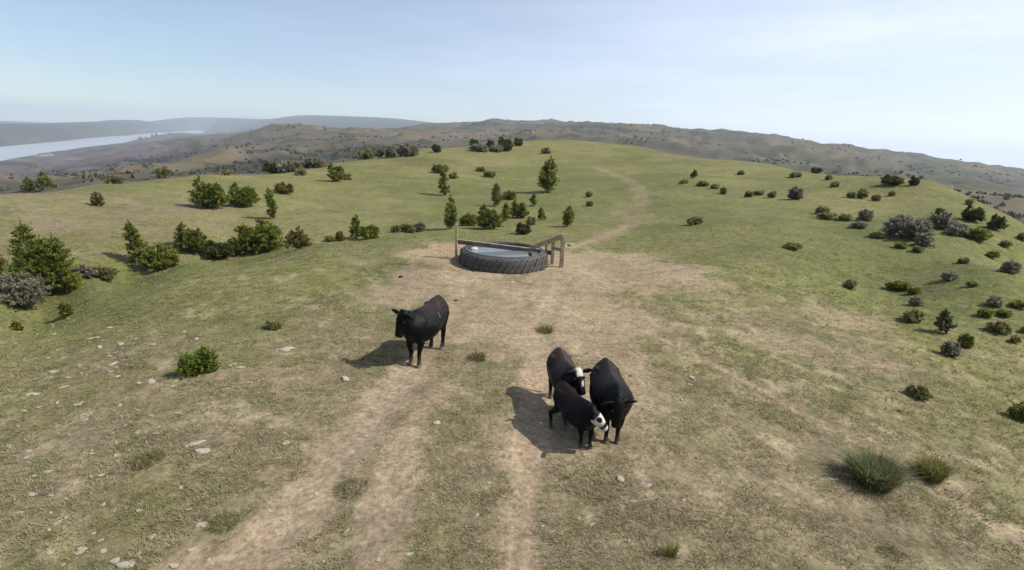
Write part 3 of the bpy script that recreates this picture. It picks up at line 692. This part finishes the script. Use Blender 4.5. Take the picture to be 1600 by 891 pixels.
def crown_mesh(kind, W, Ht, px_m, seed, leaders=None):
    """many small leaf-sized blades set along up-and-out branches; px_m = pixels per metre where it stands"""
    r_ = np.random.default_rng(seed)
    mean, spread = KINDS[kind]; mean = np.array(mean)
    pts = []; dirs = []; cols = []; lens = []
    leaf = max(.032, 2.3 / px_m)
    big = max(W, Ht) * px_m
    if leaders is None:
        if kind in ('juniper', 'dark', 'brown') and Ht > W * 1.05: leaders = [(0, 1.0, 1.0)]
        elif kind in ('juniper', 'dark'): leaders = [(-.22, 1.0, .62), (.22, .84, .64), (.02, .80, .8), (.0, .5, 1.0)]
        else: leaders = [(-.27, .85, .55), (.25, .9, .55), (0, 1.0, .6), (.05, .6, .9)]
    for dx, hf, wf in leaders:
        h = Ht * hf; w = W * wf; bx = dx * W; by = r_.uniform(-.18, .18) * W
        nb = int(np.clip(big * 2.3 * wf, 20, 190))
        tilt = r_.uniform(-.10, .10, 2)
        for _ in range(nb):
            t = r_.random() ** 1.15
            if kind in ('juniper', 'dark', 'brown'):
                prof = (min(1, .55 + t * 3.2)) * (1 - t) ** .62 + .05; el = r_.uniform(.25, .9)
                z0 = h * (.04 + .86 * t)
            else:
                prof = math.sqrt(max(0, 1 - (t * .95) ** 2)); el = r_.uniform(.15, 1.1); z0 = h * t * .75
            az = r_.uniform(0, 2 * math.pi); L = w * .5 * prof * r_.uniform(.55, 1.12) + .02 * h
            d = np.array([math.cos(az) * math.cos(el), math.sin(az) * math.cos(el), math.sin(el) * .8])
            o = np.array([bx + tilt[0] * z0, by + tilt[1] * z0, z0])
            tone = 1 + spread * r_.normal(0, .6)
            hue = np.array([1 + .13 * r_.normal(), 1 + .06 * r_.normal(), 1 + .15 * r_.normal()]) if kind != 'sage' else np.array([1, 1 + .04 * r_.normal(), 1 + .06 * r_.normal()])
            cb = np.clip(mean * max(.35, tone) * hue, .006, .4)
            ns = int(np.clip(L / leaf * 1.5, 3, 15))
            for s in range(ns):
                f = (s + r_.random()) / ns
                if f < .25 and kind != 'sage': continue
                p = o + d * L * f
                p[2] = min(max(p[2], .01), Ht * 1.02)
                for _b in range(5):
                    dd = d * .9 + r_.normal(0, .55, 3); dd[2] += .25; dd /= np.linalg.norm(dd)
                    pts.append(p + r_.normal(0, .28 * leaf, 3)); dirs.append(dd); lens.append(leaf * r_.uniform(.8, 1.9)); cols.append(cb * r_.uniform(.75, 1.25))
        if kind in ('juniper', 'dark', 'brown'):      # the leading shoot
            for s in range(10):
                f = .84 + .2 * s / 10
                for _b in range(4):
                    dd = r_.normal(0, .5, 3); dd[2] += 1.1; dd /= np.linalg.norm(dd)
                    pts.append(np.array([bx + tilt[0] * h * f, by + tilt[1] * h * f, h * f * .98])); dirs.append(dd); lens.append(leaf * r_.uniform(.8, 1.6)); cols.append(mean * r_.uniform(.7, 1.2))
    pts = np.array(pts); dirs = np.array(dirs); lens = np.array(lens); cols = np.array(cols)
    pts[:, 2] = np.maximum(pts[:, 2], .0)
    side = np.cross(dirs, r_.normal(0, 1, dirs.shape)); side /= np.linalg.norm(side, axis=1)[:, None] + 1e-9
    wd = (lens * .26)[:, None]
    V = np.stack([pts - side * wd * .6, pts + dirs * (lens * .45)[:, None] + side * wd, pts + dirs * lens[:, None], pts + dirs * (lens * .45)[:, None] - side * wd], 1).reshape(-1, 3)
    Fq = np.arange(len(V)).reshape(-1, 4)
    return mesh_from('crown', V, Fq, np.repeat(cols, 4, axis=0))

def trunk_mesh(W, Ht, seed, stems):
    r_ = random.Random(seed); V = []; Fc = []
    for s in range(stems):
        a = r_.uniform(0, 6.28); lean = (0.12 if stems == 1 else .38) * W
        pts = [(0 if stems == 1 else .05 * W * math.cos(a), 0 if stems == 1 else .05 * W * math.sin(a), -.06), (lean * .3 * math.cos(a), lean * .3 * math.sin(a), Ht * .3), (lean * math.cos(a), lean * math.sin(a), Ht * .72)]
        rad = [max(.012, .045 * Ht), max(.009, .032 * Ht), max(.004, .012 * Ht)]
        if stems > 1: rad = [x * .55 for x in rad]
        b0 = len(V)
        for p, rr in zip(pts, rad):
            for k in range(6): V.append((p[0] + rr * math.cos(k * 1.047), p[1] + rr * math.sin(k * 1.047), p[2]))
        for i in range(2):
            for k in range(6): Fc.append((b0 + i * 6 + k, b0 + i * 6 + (k + 1) % 6, b0 + i * 6 + 6 + (k + 1) % 6, b0 + i * 6 + 6 + k))
        Fc.append(tuple(b0 + 12 + k for k in range(6)))
    return mesh_from('trunk', V, Fc)

def grass_clump_mesh(W, Ht, n_, mean, seed, spread_out=.6):
    r_ = np.random.default_rng(seed)
    a = r_.uniform(0, 6.283, n_); rad = np.sqrt(r_.random(n_)) * W * .40
    base = np.stack([rad * np.cos(a), rad * np.sin(a), np.zeros(n_) - .01], 1)
    out = np.stack([np.cos(a), np.sin(a), np.zeros(n_)], 1) * (rad / (W * .4) * spread_out + r_.normal(0, .3, n_))[:, None] + np.stack([r_.normal(0, .2, n_), r_.normal(0, .2, n_), np.zeros(n_)], 1)
    L = Ht * r_.uniform(.30, 1.1, n_)
    mid = base + (out * .35 + [0, 0, .62]) * L[:, None]; tip = base + (out * 1.05 + [0, 0, .95]) * L[:, None]
    side = np.cross(out + 1e-3, [0, 0, 1.0]); side /= np.linalg.norm(side, axis=1)[:, None] + 1e-9
    w = (L * .010 + .0028)[:, None]
    V = np.stack([base - side * w, base + side * w, mid + side * w * .8, mid - side * w * .8, tip], 1).reshape(-1, 3)
    Fc = []
    for i in range(n_): k = i * 5; Fc += [(k, k + 1, k + 2, k + 3), (k + 3, k + 2, k + 4)]
    tone = r_.uniform(.6, 1.35, n_); dryb = r_.random(n_) < .22
    cols = np.array(mean)[None] * tone[:, None]; cols[dryb] = np.array([.22, .18, .09]) * tone[dryb][:, None]
    return mesh_from('grass_clump', V, Fc, np.repeat(cols, 5, axis=0))

G = {'juniper': ('juniper', 'tree'), 'dark': ('juniper', 'tree'), 'green': ('leafy_shrub', 'shrub'), 'sage': ('sagebrush', 'shrub'), 'brown': ('dry_shrub', 'shrub'), 'purple': ('bare_shrub', 'shrub'),
     'forb': ('low_shrub', 'shrub'), 'bright': ('leafy_shrub', 'shrub')}
# kind, base pixel, width and height in pixels, label, group
SHRUBS = [
 ('juniper',68,456,118,108,'largest bushy green juniper at the left edge, behind grey sagebrush','draw'),
 ('sage',28,474,95,52,'pale grey sagebrush at the left edge in front of the largest juniper','draw'),
 ('sage',128,436,34,26,'small grey sagebrush just right of the largest juniper','draw'),
 ('green',112,454,34,34,'yellow green low shrub at the right foot of the largest juniper','draw'),
 ('brown',-4,428,30,42,'rusty yellow shrub cut by the left edge above the sagebrush','draw'),
 ('forb',163,436,38,24,'low dark shrub between the largest juniper and the two-topped juniper','draw'),
 ('juniper',214,412,40,66,'pointed dark juniper joined on its right by a rounder green shrub','draw'),
 ('green',247,421,58,48,'round green shrub leaning against the pointed dark juniper in the draw','draw'),
 ('juniper',298,394,58,44,'spreading juniper left of centre of the long thicket in the draw','draw'),
 ('dark',341,403,56,26,'very dark low juniper at the front of the long thicket, on the rim','draw'),
 ('green',372,397,44,28,'yellowish low shrub filling the middle of the long thicket','draw'),
 ('green',411,391,76,56,'tallest broad green shrub in the long thicket of the draw','draw'),
 ('brown',468,389,42,34,'reddish spiky shrub ending the long thicket on its right','draw'),
 ('juniper',428,341,20,46,'thin upright juniper standing behind the tall broad green shrub','slope'),
 ('brown',443,303,30,16,'low brown shrub just behind the thin upright juniper','slope'),
 ('juniper',326,325,64,46,'dark many-topped juniper, left of a pair on the far grassy slope','slope'),
 ('juniper',380,323,52,36,'dark spreading juniper, right of a pair on the far grassy slope','slope'),
 ('brown',152,322,20,20,'lone small olive shrub on the far left slope','slope'),
 ('juniper',46,299,24,20,'dark juniper, left of two on the far left skyline of the grass hill','crest'),
 ('juniper',70,298,32,27,'bushier juniper, right of two on the far left skyline of the grass hill','crest'),
 ('green',253,279,20,20,'small yellow green tree on the left crest, badlands behind','crest'),
 ('forb',181,286,28,11,'low dark bush on the crest left of the small yellow green tree','crest'),
 ('forb',352,273,16,7,'low flat bush on the crest above the juniper pair','crest'),
 ('dark',425,269,30,17,'dark bush at the left end of the grey brush on the crest','crest'),
 ('sage',452,269,40,19,'grey brush on the left crest beside a dark bush','crest'),
 ('sage',490,262,40,18,'second patch of grey brush along the left crest','crest'),
 ('forb',470,274,14,8,'tiny bush just below the grey brush on the crest','crest'),
 ('juniper',527,283,26,26,'leaning dark juniper alone below the crest with shadow to its left','slope'),
 ('forb',543,281,10,10,'tiny shrub touching the right side of the leaning juniper','slope'),
 ('forb',573,249,30,15,'dark bush at the left end of the crest thicket behind the tank','crest'),
 ('sage',606,246,34,20,'grey brush in the middle of the crest thicket behind the tank','crest'),
 ('sage',637,244,36,21,'grey brush at the right end of the crest thicket behind the tank','crest'),
 ('dark',682,238,14,10,'single dark bush on the crest between thicket and skyline trees','crest'),
 ('dark',741,232,15,13,'leftmost dark tree of four on the centre skyline','crest'),
 ('dark',766,230,11,9,'second and smallest dark tree of four on the centre skyline','crest'),
 ('dark',789,236,26,19,'third and widest dark tree of four on the centre skyline','crest'),
 ('dark',810,228,12,10,'rightmost dark tree of four on the centre skyline','crest'),
 ('sage',748,237,30,9,'grey brush below the leftmost skyline tree','crest'),
 ('sage',775,237,22,8,'grey brush left of the widest skyline tree','crest'),
 ('forb',853,240,12,8,'small bush near the crest above the biggest slope tree','crest'),
 ('juniper',856,301,40,54,'biggest lone juniper on the slope behind the tank, long shadow to its left','slope'),
 ('brown',687,270,26,11,'flat brown bush at the top of a thin crooked juniper','slope'),
 ('juniper',695,305,18,42,'thin crooked juniper on the slope above the tank','slope'),
 ('forb',708,279,12,9,'small bush right of the flat brown bush','slope'),
 ('forb',765,277,20,8,'low flat bush left of the biggest lone juniper','slope'),
 ('forb',751,268,12,5,'tiny flat bush high on the slope above the tank','slope'),
 ('juniper',704,358,28,50,'pointed juniper right behind the upright left post of the tank','tankbush'),
 ('green',732,353,30,22,'round low shrub between the pointed juniper and the spread shrubs behind the tank','tankbush'),
 ('juniper',764,358,44,36,'spreading olive juniper behind the middle of the tank','tankbush'),
 ('brown',776,322,20,34,'thin rusty sapling on the slope behind the tank','tankbush'),
 ('brown',795,312,24,12,'low rusty shrub right of the thin rusty sapling','tankbush'),
 ('juniper',790,345,22,26,'dark juniper, left of a close pair above the tank','tankbush'),
 ('juniper',811,341,30,27,'dark juniper, right of a close pair above the tank','tankbush'),
 ('juniper',833,323,11,17,'small upright juniper below the shadow of the biggest lone juniper','tankbush'),
 ('dark',817,366,26,16,'dark low shrub nearest behind the tank rim','tankbush'),
 ('forb',829,352,14,16,'thin green shrub above the dark low shrub behind the tank','tankbush'),
 ('juniper',846,344,13,18,'small round juniper between the tank and the biggest lone juniper','tankbush'),
 ('juniper',886,354,24,32,'two-tiered shrub right behind the tall post of the wooden frame','tankbush'),
 ('forb',920,308,8,8,'upper of two tiny bushes left of the dirt track','slope'),
 ('forb',921,322,6,7,'lower of two tiny bushes left of the dirt track','slope'),
 ('juniper',556,373,26,36,'dark juniper half of a round clump left of the tank','tankbush'),
 ('green',578,373,32,24,'green half of a round clump left of the tank','tankbush'),
 ('forb',619,363,14,11,'leftmost of three low bushes on the rim left of the tank','tankbush'),
 ('forb',637,363,24,14,'middle of three low bushes on the rim left of the tank','tankbush'),
 ('sage',656,361,18,15,'greyish rightmost of three low bushes on the rim left of the tank','tankbush'),
 ('forb',514,378,12,9,'tiny bush on the rim left of the round clump','tankbush'),
 ('brown',532,376,14,13,'thin brown bush on the rim touching the round clump','tankbush'),
 ('bright',313,584,58,48,'bright green little shrub on the near left turf, shadow to its left','turf'),
 ('green',104,495,16,30,'thin upright sprig on the left turf below the largest juniper','turf'),
 ('green',28,516,16,18,'small green sprig near the left edge of the turf','turf'),
 ('forb',428,513,30,11,'low dark plant on the turf left of the lone cow','turf'),
 ('forb',1085,351,25,14,'dark star-shaped bush on green grass right of the dirt track','right'),
 ('dark',1083,279,9,11,'round dark dot of a bush right of the track bend','right'),
 ('forb',1068,287,10,5,'flat tiny bush left of the round dark bush','right'),
 ('forb',1098,291,16,6,'flat bush right below the round dark bush','right'),
 ('forb',1117,295,10,7,'dark small bush, third in the row right of the track','right'),
 ('forb',1130,303,7,11,'thin small bush, lowest in the row right of the track','right'),
 ('forb',1170,308,9,11,'small bush left of a grey wisp in the middle of the right slope','right'),
 ('sage',1186,305,14,7,'grey wisp of brush on the middle of the right slope','right'),
 ('dark',1206,309,10,10,'dark small bush left of the purple grey bare shrub','right'),
 ('purple',1242,312,22,22,'purple grey bare-twigged shrub on the right slope','right'),
 ('forb',1158,273,7,5,'tiny dark bush high on the right slope','right'),
 ('forb',1243,277,18,7,'flat dark bush near the right crest','right'),
 ('dark',1275,271,14,7,'dark bush on the right crest line','right'),
 ('forb',1294,281,6,7,'tiny dark bush just below the right crest','right'),
 ('forb',1304,292,11,9,'small bush below the right crest, right of the tiny dark one','right'),
 ('dark',1329,309,9,9,'left of three dark bushes in a row under the right crest','right'),
 ('dark',1346,310,17,16,'middle and largest of three dark bushes under the right crest','right'),
 ('dark',1368,314,11,10,'right of three dark bushes in a row under the right crest','right'),
 ('forb',1393,306,6,7,'tiny bush above the grey sagebrush group','right'),
 ('dark',1393,289,32,13,'dark juniper row piece standing on the right crest','right'),
 ('dark',1428,290,14,12,'dark round juniper right of the dark row on the crest','right'),
 ('sage',1412,370,66,46,'largest grey sagebrush on the right slope','right'),
 ('sage',1468,356,38,36,'grey sagebrush right of the largest one','right'),
 ('dark',1467,338,14,14,'dark tuft growing behind the second grey sagebrush','right'),
 ('sage',1494,368,32,26,'dull sagebrush between two grey ones and the dark round junipers','right'),
 ('green',1524,375,40,24,'dark green low shrub below the dark round junipers','right'),
 ('dark',1521,346,32,24,'left of two dark round junipers on the right skyline slope','right'),
 ('dark',1555,359,25,23,'right of two dark round junipers on the right skyline slope','right'),
 ('dark',1514,320,9,9,'small dark bush on the falling right crest','right'),
 ('forb',1284,334,20,12,'olive low bush left of the sagebrush group','right'),
 ('forb',1292,342,24,8,'flat olive bush just below another, left of the sagebrush','right'),
 ('forb',1319,345,18,12,'low dark bush left of the largest sagebrush','right'),
 ('sage',1351,345,20,24,'tall wispy grey brush left of the largest sagebrush','right'),
 ('sage',1343,357,26,10,'low wispy brush beneath the tall wispy one','right'),
 ('forb',1370,372,18,10,'small dark bush at the left foot of the largest sagebrush','right'),
 ('green',1408,388,16,11,'small green bush in front of the largest sagebrush','right'),
 ('sage',1441,384,28,28,'upper brush in front of the second grey sagebrush','right'),
 ('forb',1434,394,16,9,'dark low bush at the foot of that upper brush','right'),
 ('forb',1238,390,28,10,'curved low bush alone on the right green slope','right'),
 ('forb',1328,451,20,17,'single dark small bush mid right slope','right'),
 ('green',1402,452,36,14,'long low green bush on the right slope','right'),
 ('green',1428,460,20,13,'low green bush touching the right end of the long low one','right'),
 ('sage',1430,477,18,16,'grey twiggy bush above a dark slanting one','right'),
 ('forb',1423,502,34,24,'dark slanting bush on the right slope','right'),
 ('dark',1478,522,34,36,'darkest pointed bush on the right slope','right'),
 ('sage',1484,556,28,34,'grey green bush below the darkest pointed bush','right'),
 ('green',1507,542,20,30,'green bush right of the darkest pointed bush','right'),
 ('forb',1433,621,30,28,'solitary bush low on the right slope above the dirt path','right'),
 ('green',1595,655,36,38,'green bush cut by the right edge','right'),
 ('forb',1560,519,30,20,'dark wedge-shaped bush near the right edge','right'),
 ('forb',1585,536,12,14,'small dark bush below the wedge-shaped one','right'),
 ('sage',1552,478,22,22,'grey bush, upper of three near the right edge','right'),
 ('green',1540,496,22,16,'green bush, left lower of three near the right edge','right'),
 ('green',1566,494,20,12,'green bush, right lower of three near the right edge','right'),
 ('green',1590,481,24,12,'low green bush at the right edge above the three','right'),
 ('forb',1518,448,14,8,'little dark bush above the three near the right edge','right'),
 ('sage',1482,438,24,18,'pale wispy brush in the middle of the right bushes','right'),
 ('forb',1505,412,14,11,'small dark bush below the dark green low shrub','right'),
 ('sage',1578,428,26,28,'twiggy brush near the right edge below the round junipers','right'),
 ('green',1548,402,18,12,'small green bush left above the twiggy edge brush','right'),
 ('forb',1571,386,15,13,'dark bush above the twiggy edge brush','right'),
 ('forb',1597,375,12,13,'dark bush at the right edge below the round junipers','right'),
 ('forb',1600,520,12,16,'dark bush cut by the right edge beside the wedge-shaped one','right'),
]
GROUPS = {'draw': 'shrubs along the draw on the left', 'slope': 'shrubs on the far grassy slope', 'crest': 'brush along the crest', 'tankbush': 'shrubs behind the tank', 'turf': 'small shrubs on the near turf', 'right': 'shrubs scattered on the right slope'}
for i, (kind, px, py, w, h, lab, grp) in enumerate(SHRUBS):
    p = hit_crest(px, py)
    if p is None: print('no ground for', lab); continue
    depth = (p - [0, 0, CAMZ]) @ FW; ppm = F / depth
    W, Ht = w / ppm, h / ppm * 1.02
    if grp == 'right' and kind in ('forb', 'green', 'sage'): Ht *= .85
    if grp == 'right' and kind == 'dark' and py > 300 and w < 20: kind = 'forb'
    nm, cat = G[kind]
    root = empty(nm, p); tag(root, lab, cat, GROUPS[grp])
    link('crown', crown_mesh(kind, W, Ht, ppm, 100 + i), leaf_mat, root)
    link('trunk', trunk_mesh(W, Ht, 300 + i, 1 if kind in ('juniper', 'dark') and h > w * .9 else 4), bark, root)

# tall bunch grasses on the right, tufts on the bare ground
CLUMPS = [(1360,755,66,40,3200,(.15,.175,.07),'large dark bunch grass beside the dirt path at lower right'),
          (1454,745,38,28,1500,(.19,.19,.05),'smaller yellowish bunch grass across the path from the large one'),
          (745,560,36,10,420,(.15,.15,.06),'grass tuft on worn earth right of the lone cow'),
          (852,518,30,11,400,(.16,.155,.075),'grass tuft on worn earth midway between tank and huddled cattle'),
          (230,720,60,10,500,(.15,.165,.06),'green grass clump among pale stones on the lower left turf'),
          (350,818,54,9,450,(.16,.19,.06),'green grass clump low on the left turf near the ruts'),
          (1050,868,24,22,140,(.17,.17,.03),'yellow flowering tuft at the bottom right of centre'),
          (550,765,60,9,450,(.15,.165,.06),'green strip of grass between the two left ruts'),
          (1390,866,44,8,300,(.14,.15,.055),'dark grass tuft at the lower right of the path')]
for i, (px, py, w, h, n_, mean, lab) in enumerate(CLUMPS):
    p = hit(px, py); depth = (p - [0, 0, CAMZ]) @ FW
    o = link('grass_clump', grass_clump_mesh(w / F * depth, h / F * depth * 1.05, n_, mean, 40 + i), blade_mat); o.location = p
    tag(o, lab, 'grass', 'grass clumps standing out of the turf')

# ------------------------------------------------------------------ stones
stone_mat = material('pale_stone', (.38, .345, .265), .9, .15, noise=[(7, .7, 1.25)], bump=(20, .6, .03))
dung_mat = material('dark_dung', (.035, .028, .02), .95, .1, noise=[(15, .6, 1.4)])
stone_me = []
for k in range(6):
    m_ = lump_mesh('stone', 60 + k, 2, .95); m_.materials.append(stone_mat); stone_me.append(m_)
def stone(px, py, w, h, lab, grp, me=None, cat='stone', name='stone'):
    p = hit(px, py)
    if p is None: return
    depth = (p - [0, 0, CAMZ]) @ FW; W = w / F * depth
    o = link(name, me or random.choice(stone_me)); o.location = p + np.array([0, 0, .006]); o.scale = (W * .46, W * random.uniform(.22, .42), W * random.uniform(.07, .14)); o.rotation_euler = (random.uniform(-.1, .1), random.uniform(-.1, .1), random.uniform(0, 6.28))
    tag(o, lab, cat, grp); return o
BIG = [(452,547,28,'broad pale stone on the turf between the bright shrub and the lone cow'),(306,693,30,'biggest pale broken stone on the left turf'),(318,706,26,'pale slab touching the biggest broken stone'),(313,820,32,'pale stone low on the left turf above the ruts'),
       (198,884,34,'whitish stone at the bottom edge, left'),(130,858,26,'pale stone left above the bottom edge'),(236,597,20,'pale stone left of the bright little shrub'),(122,633,18,'flat pale stone in the left group near the edge'),(98,606,18,'flat pale stone above the left group'),
       (48,616,18,'pale stone at the left in a row of three'),(160,742,16,'pale stone left of the green clump'),(683,660,20,'pale stone on the turf left of the huddled cattle'),(970,748,22,'pale straw-coloured stone below the huddled cattle'),(1012,760,20,'second pale stone below and right of the huddled cattle'),
       (800,441,12,'small pale stone on bare earth just in front of the tank'),(375,575,16,'pale stone right of the bright little shrub'),(540,592,22,'pale stone beside the lone cow\'s shadow'),(925,820,20,'pale stone at the bottom right of the right rut'),(640,866,18,'pale stone at the bottom between ruts'),(662,596,9,'small white stone by the lone cow\'s hooves'),
       (633,255,6,'white stone on the far slope below the crest thicket')]
for px, py, w, lab in BIG: stone(px, py, w * .72, w, lab, 'pale stones on the turf')
rs = random.Random(9)
for k in range(175):
    if k < 125: px = rs.triangular(0, 420, 80); py = rs.uniform(505, 885)
    else: px = rs.uniform(380, 1150); py = rs.uniform(560, 885)
    if 600 < px < 1000 and py < 720: continue
    stone(px, py, rs.uniform(5, 8) if rs.random() < .6 else rs.uniform(8, 14), 8, ('small pale stone chip on the greener turf left of the bright little shrub' if px < 280 and py < 640 else 'small pale stone chip on the dry turf at lower left' if px < 420 else 'small pale stone chip on the worn turf between or beside the wheel ruts' if px < 860 else 'small pale stone chip on dry turf below and right of the cattle'), 'small stone chips')
dung_me = lump_mesh('dung', 80, 2, .4); dung_me.materials.append(dung_mat)
for px, py, w, lab in [(627,433,13,'dark dung pat on bare earth left of the tank'),(890,384,9,'dark clod beside the tall post of the wooden frame'),(1404,643,9,'dark clod on the right slope above the dirt path'),(713,470,8,'dark dung pat on bare earth behind the lone cow')]:
    o = stone(px, py, w, w, lab, 'dark pats on the worn earth', dung_me, 'dung', 'dung_pat'); o.scale[2] *= 1.8

# ------------------------------------------------------------------ short grass: uncountable, one object
N_T = 85000
th = rng.uniform(-.86, .86, N_T); rr = 4.2 * (48 / 4.2) ** (rng.random(N_T) ** .85)
gi = np.clip(np.searchsorted(TH, th), 0, NT - 2); gj = np.clip(((np.log(rr) - LR[0]) / (LR[1] - LR[0])).astype(int), 0, NR - 2)
fj = (np.log(rr) - LR[gj]) / (LR[1] - LR[0]); fi = (th - TH[gi - 1]) / (TH[gi] - TH[gi - 1]); gi0 = gi - 1
def samp(A): return (A[gi0, gj] * (1 - fi) + A[gi, gj] * fi) * (1 - fj) + (A[gi0, gj + 1] * (1 - fi) + A[gi, gj + 1] * fi) * fj
x_ = rr * np.sin(th); y_ = rr * np.cos(th); z_ = samp(GZ); b_ = samp(bare); d_ = samp(dry)
keep = (rng.random(N_T) > b_ * 1.35 - .05) & (fbm(x_ / .5, y_ / .5, 3, 55) > rng.uniform(.3, .52, N_T))
keep &= rng.random(N_T) > smooth(13, 42, rr) * .97
keep &= np.hypot(x_ - tcx, y_ - tcy) > TANK_R + .05
x_, y_, z_, b_, d_, rr = [a[keep] for a in (x_, y_, z_, b_, d_, rr)]
M_ = len(x_); NBL = 7
hgt = (.018 + .032 * fbm(x_ / 1.5, y_ / 1.5, 3, 57)) * rng.uniform(.6, 1.4, M_) * (1 + rr / 60)
gcol = lerp(np.tile(np.array([.185, .198, .066]), (M_, 1)), np.array([.33, .28, .17]), np.clip(d_ * .9 + rng.normal(0, .28, M_), 0, 1)) * rng.uniform(.7, 1.25, M_)[:, None]
ba = rng.uniform(0, 6.283, (M_, NBL)); br = rng.uniform(0, .05, (M_, NBL)) * (1 + rr / 25)[:, None]
bx = x_[:, None] + br * np.cos(ba); by = y_[:, None] + br * np.sin(ba); bz = np.repeat(z_[:, None], NBL, 1) - .006
lean = rng.uniform(.5, 2.0, (M_, NBL)); Lb = hgt[:, None] * rng.uniform(.6, 1.3, (M_, NBL))
wbl = .0045 * (1 + rr / 14)[:, None] * np.ones((1, NBL)); sx = -np.sin(ba + rng.normal(0, .6, ba.shape)); sy = np.cos(ba)
V = np.stack([np.stack([bx - sx * wbl, by - sy * wbl, bz], -1), np.stack([bx + sx * wbl, by + sy * wbl, bz], -1), np.stack([bx + np.cos(ba) * lean * Lb, by + np.sin(ba) * lean * Lb, bz + Lb], -1)], 2).reshape(-1, 3)
tri = np.arange(len(V)).reshape(-1, 3)
gme = bpy.data.meshes.new('grass'); gme.vertices.add(len(V)); gme.vertices.foreach_set('co', V.ravel().astype(np.float32))
gme.loops.add(len(V)); gme.loops.foreach_set('vertex_index', tri.ravel().astype(np.int32)); gme.polygons.add(len(tri)); gme.polygons.foreach_set('loop_start', np.arange(0, len(V), 3, dtype=np.int32))
ca = gme.color_attributes.new('tint', 'FLOAT_COLOR', 'POINT'); cc = np.ones((len(V), 4), np.float32); cc[:, :3] = np.repeat(gcol, NBL * 3, axis=0); ca.data.foreach_set('color', cc.ravel())
gme.update(); gme.validate()
gr_o = link('grass', gme, blade_mat); gr_o['kind'] = 'stuff'; gr_o['label'] = 'short grazed prairie grass, green and straw coloured'
print('grass tufts', M_, 'tris', len(tri))

# ------------------------------------------------------------------ brush in the far gullies: a mass nobody could count
cand = np.argwhere((gr > 1.9 * r_crest) & (gr < 2600) & (np.abs(gth) < 1.0) & (GZ > LAKE + 4))
sel = cand[rng.integers(0, len(cand), 90000)]
si, sj = sel[:, 0], sel[:, 1]
score = smooth(.50, .25, rid[si, sj]) * 1.0 + smooth(.52, .66, fbm(GX[si, sj] / 60, GY[si, sj] / 60, 3, 201)) * .8
keep = rng.random(len(sel)) < np.clip(score ** 1.6 * .8 * smooth(.40, .55, fbm(GX[si, sj] / 260, GY[si, sj] / 260, 2, 202)), 0, 1) * np.clip(gr[si, sj] / 500, .12, 1.0)
si, sj = si[keep][:15000], sj[keep][:15000]
nB = len(si); BR = gr[si, sj]
jx = GX[si, sj] + rng.normal(0, 1, nB) * BR * .002; jy = GY[si, sj] + rng.normal(0, 1, nB) * BR * .002; jz = GZ[si, sj] - .2
size = rng.uniform(.7, 1.9, nB) * (1 + np.minimum(BR, 2000) / 1400)
V = []; Fb = []; cb = []
K8 = 7
for k in range(K8):           # every bush: seven leaning leaf sheaves
    a = rng.uniform(0, 6.283, nB); d = rng.uniform(0, .55, nB) * size; h = size * rng.uniform(.5, 1.05, nB); w = size * rng.uniform(.25, .5, nB); o = rng.uniform(0, 6.283, nB)
    cx_ = jx + d * np.cos(a); cy_ = jy + d * np.sin(a)
    tri_ = [np.stack([cx_ + w * np.cos(o + t), cy_ + w * np.sin(o + t), jz + h * .12], 1) for t in (0, 2.1, 4.2)] + [np.stack([cx_ + rng.normal(0, .15, nB) * size, cy_ + rng.normal(0, .15, nB) * size, jz + h], 1)]
    V.append(np.stack(tri_, 1))
V = np.stack(V, 1).reshape(-1, 3)
b4 = np.arange(len(V) // 4)[:, None] * 4
Fb = np.concatenate([b4 + [0, 1, 3], b4 + [1, 2, 3], b4 + [2, 0, 3]])
cbase = np.where((rng.random(nB) < .25 + .6 * smooth(600, 250, BR))[:, None], np.array([[.125, .120, .080]]), np.array([[.036, .040, .020]])) * rng.uniform(.7, 1.3, nB)[:, None]
fb = link('far_brush', mesh_from('far_brush', V, Fb, np.repeat(cbase, K8 * 4, axis=0)), leaf_mat); fb['kind'] = 'stuff'; fb['label'] = 'dark brush filling the gullies of the far hills'
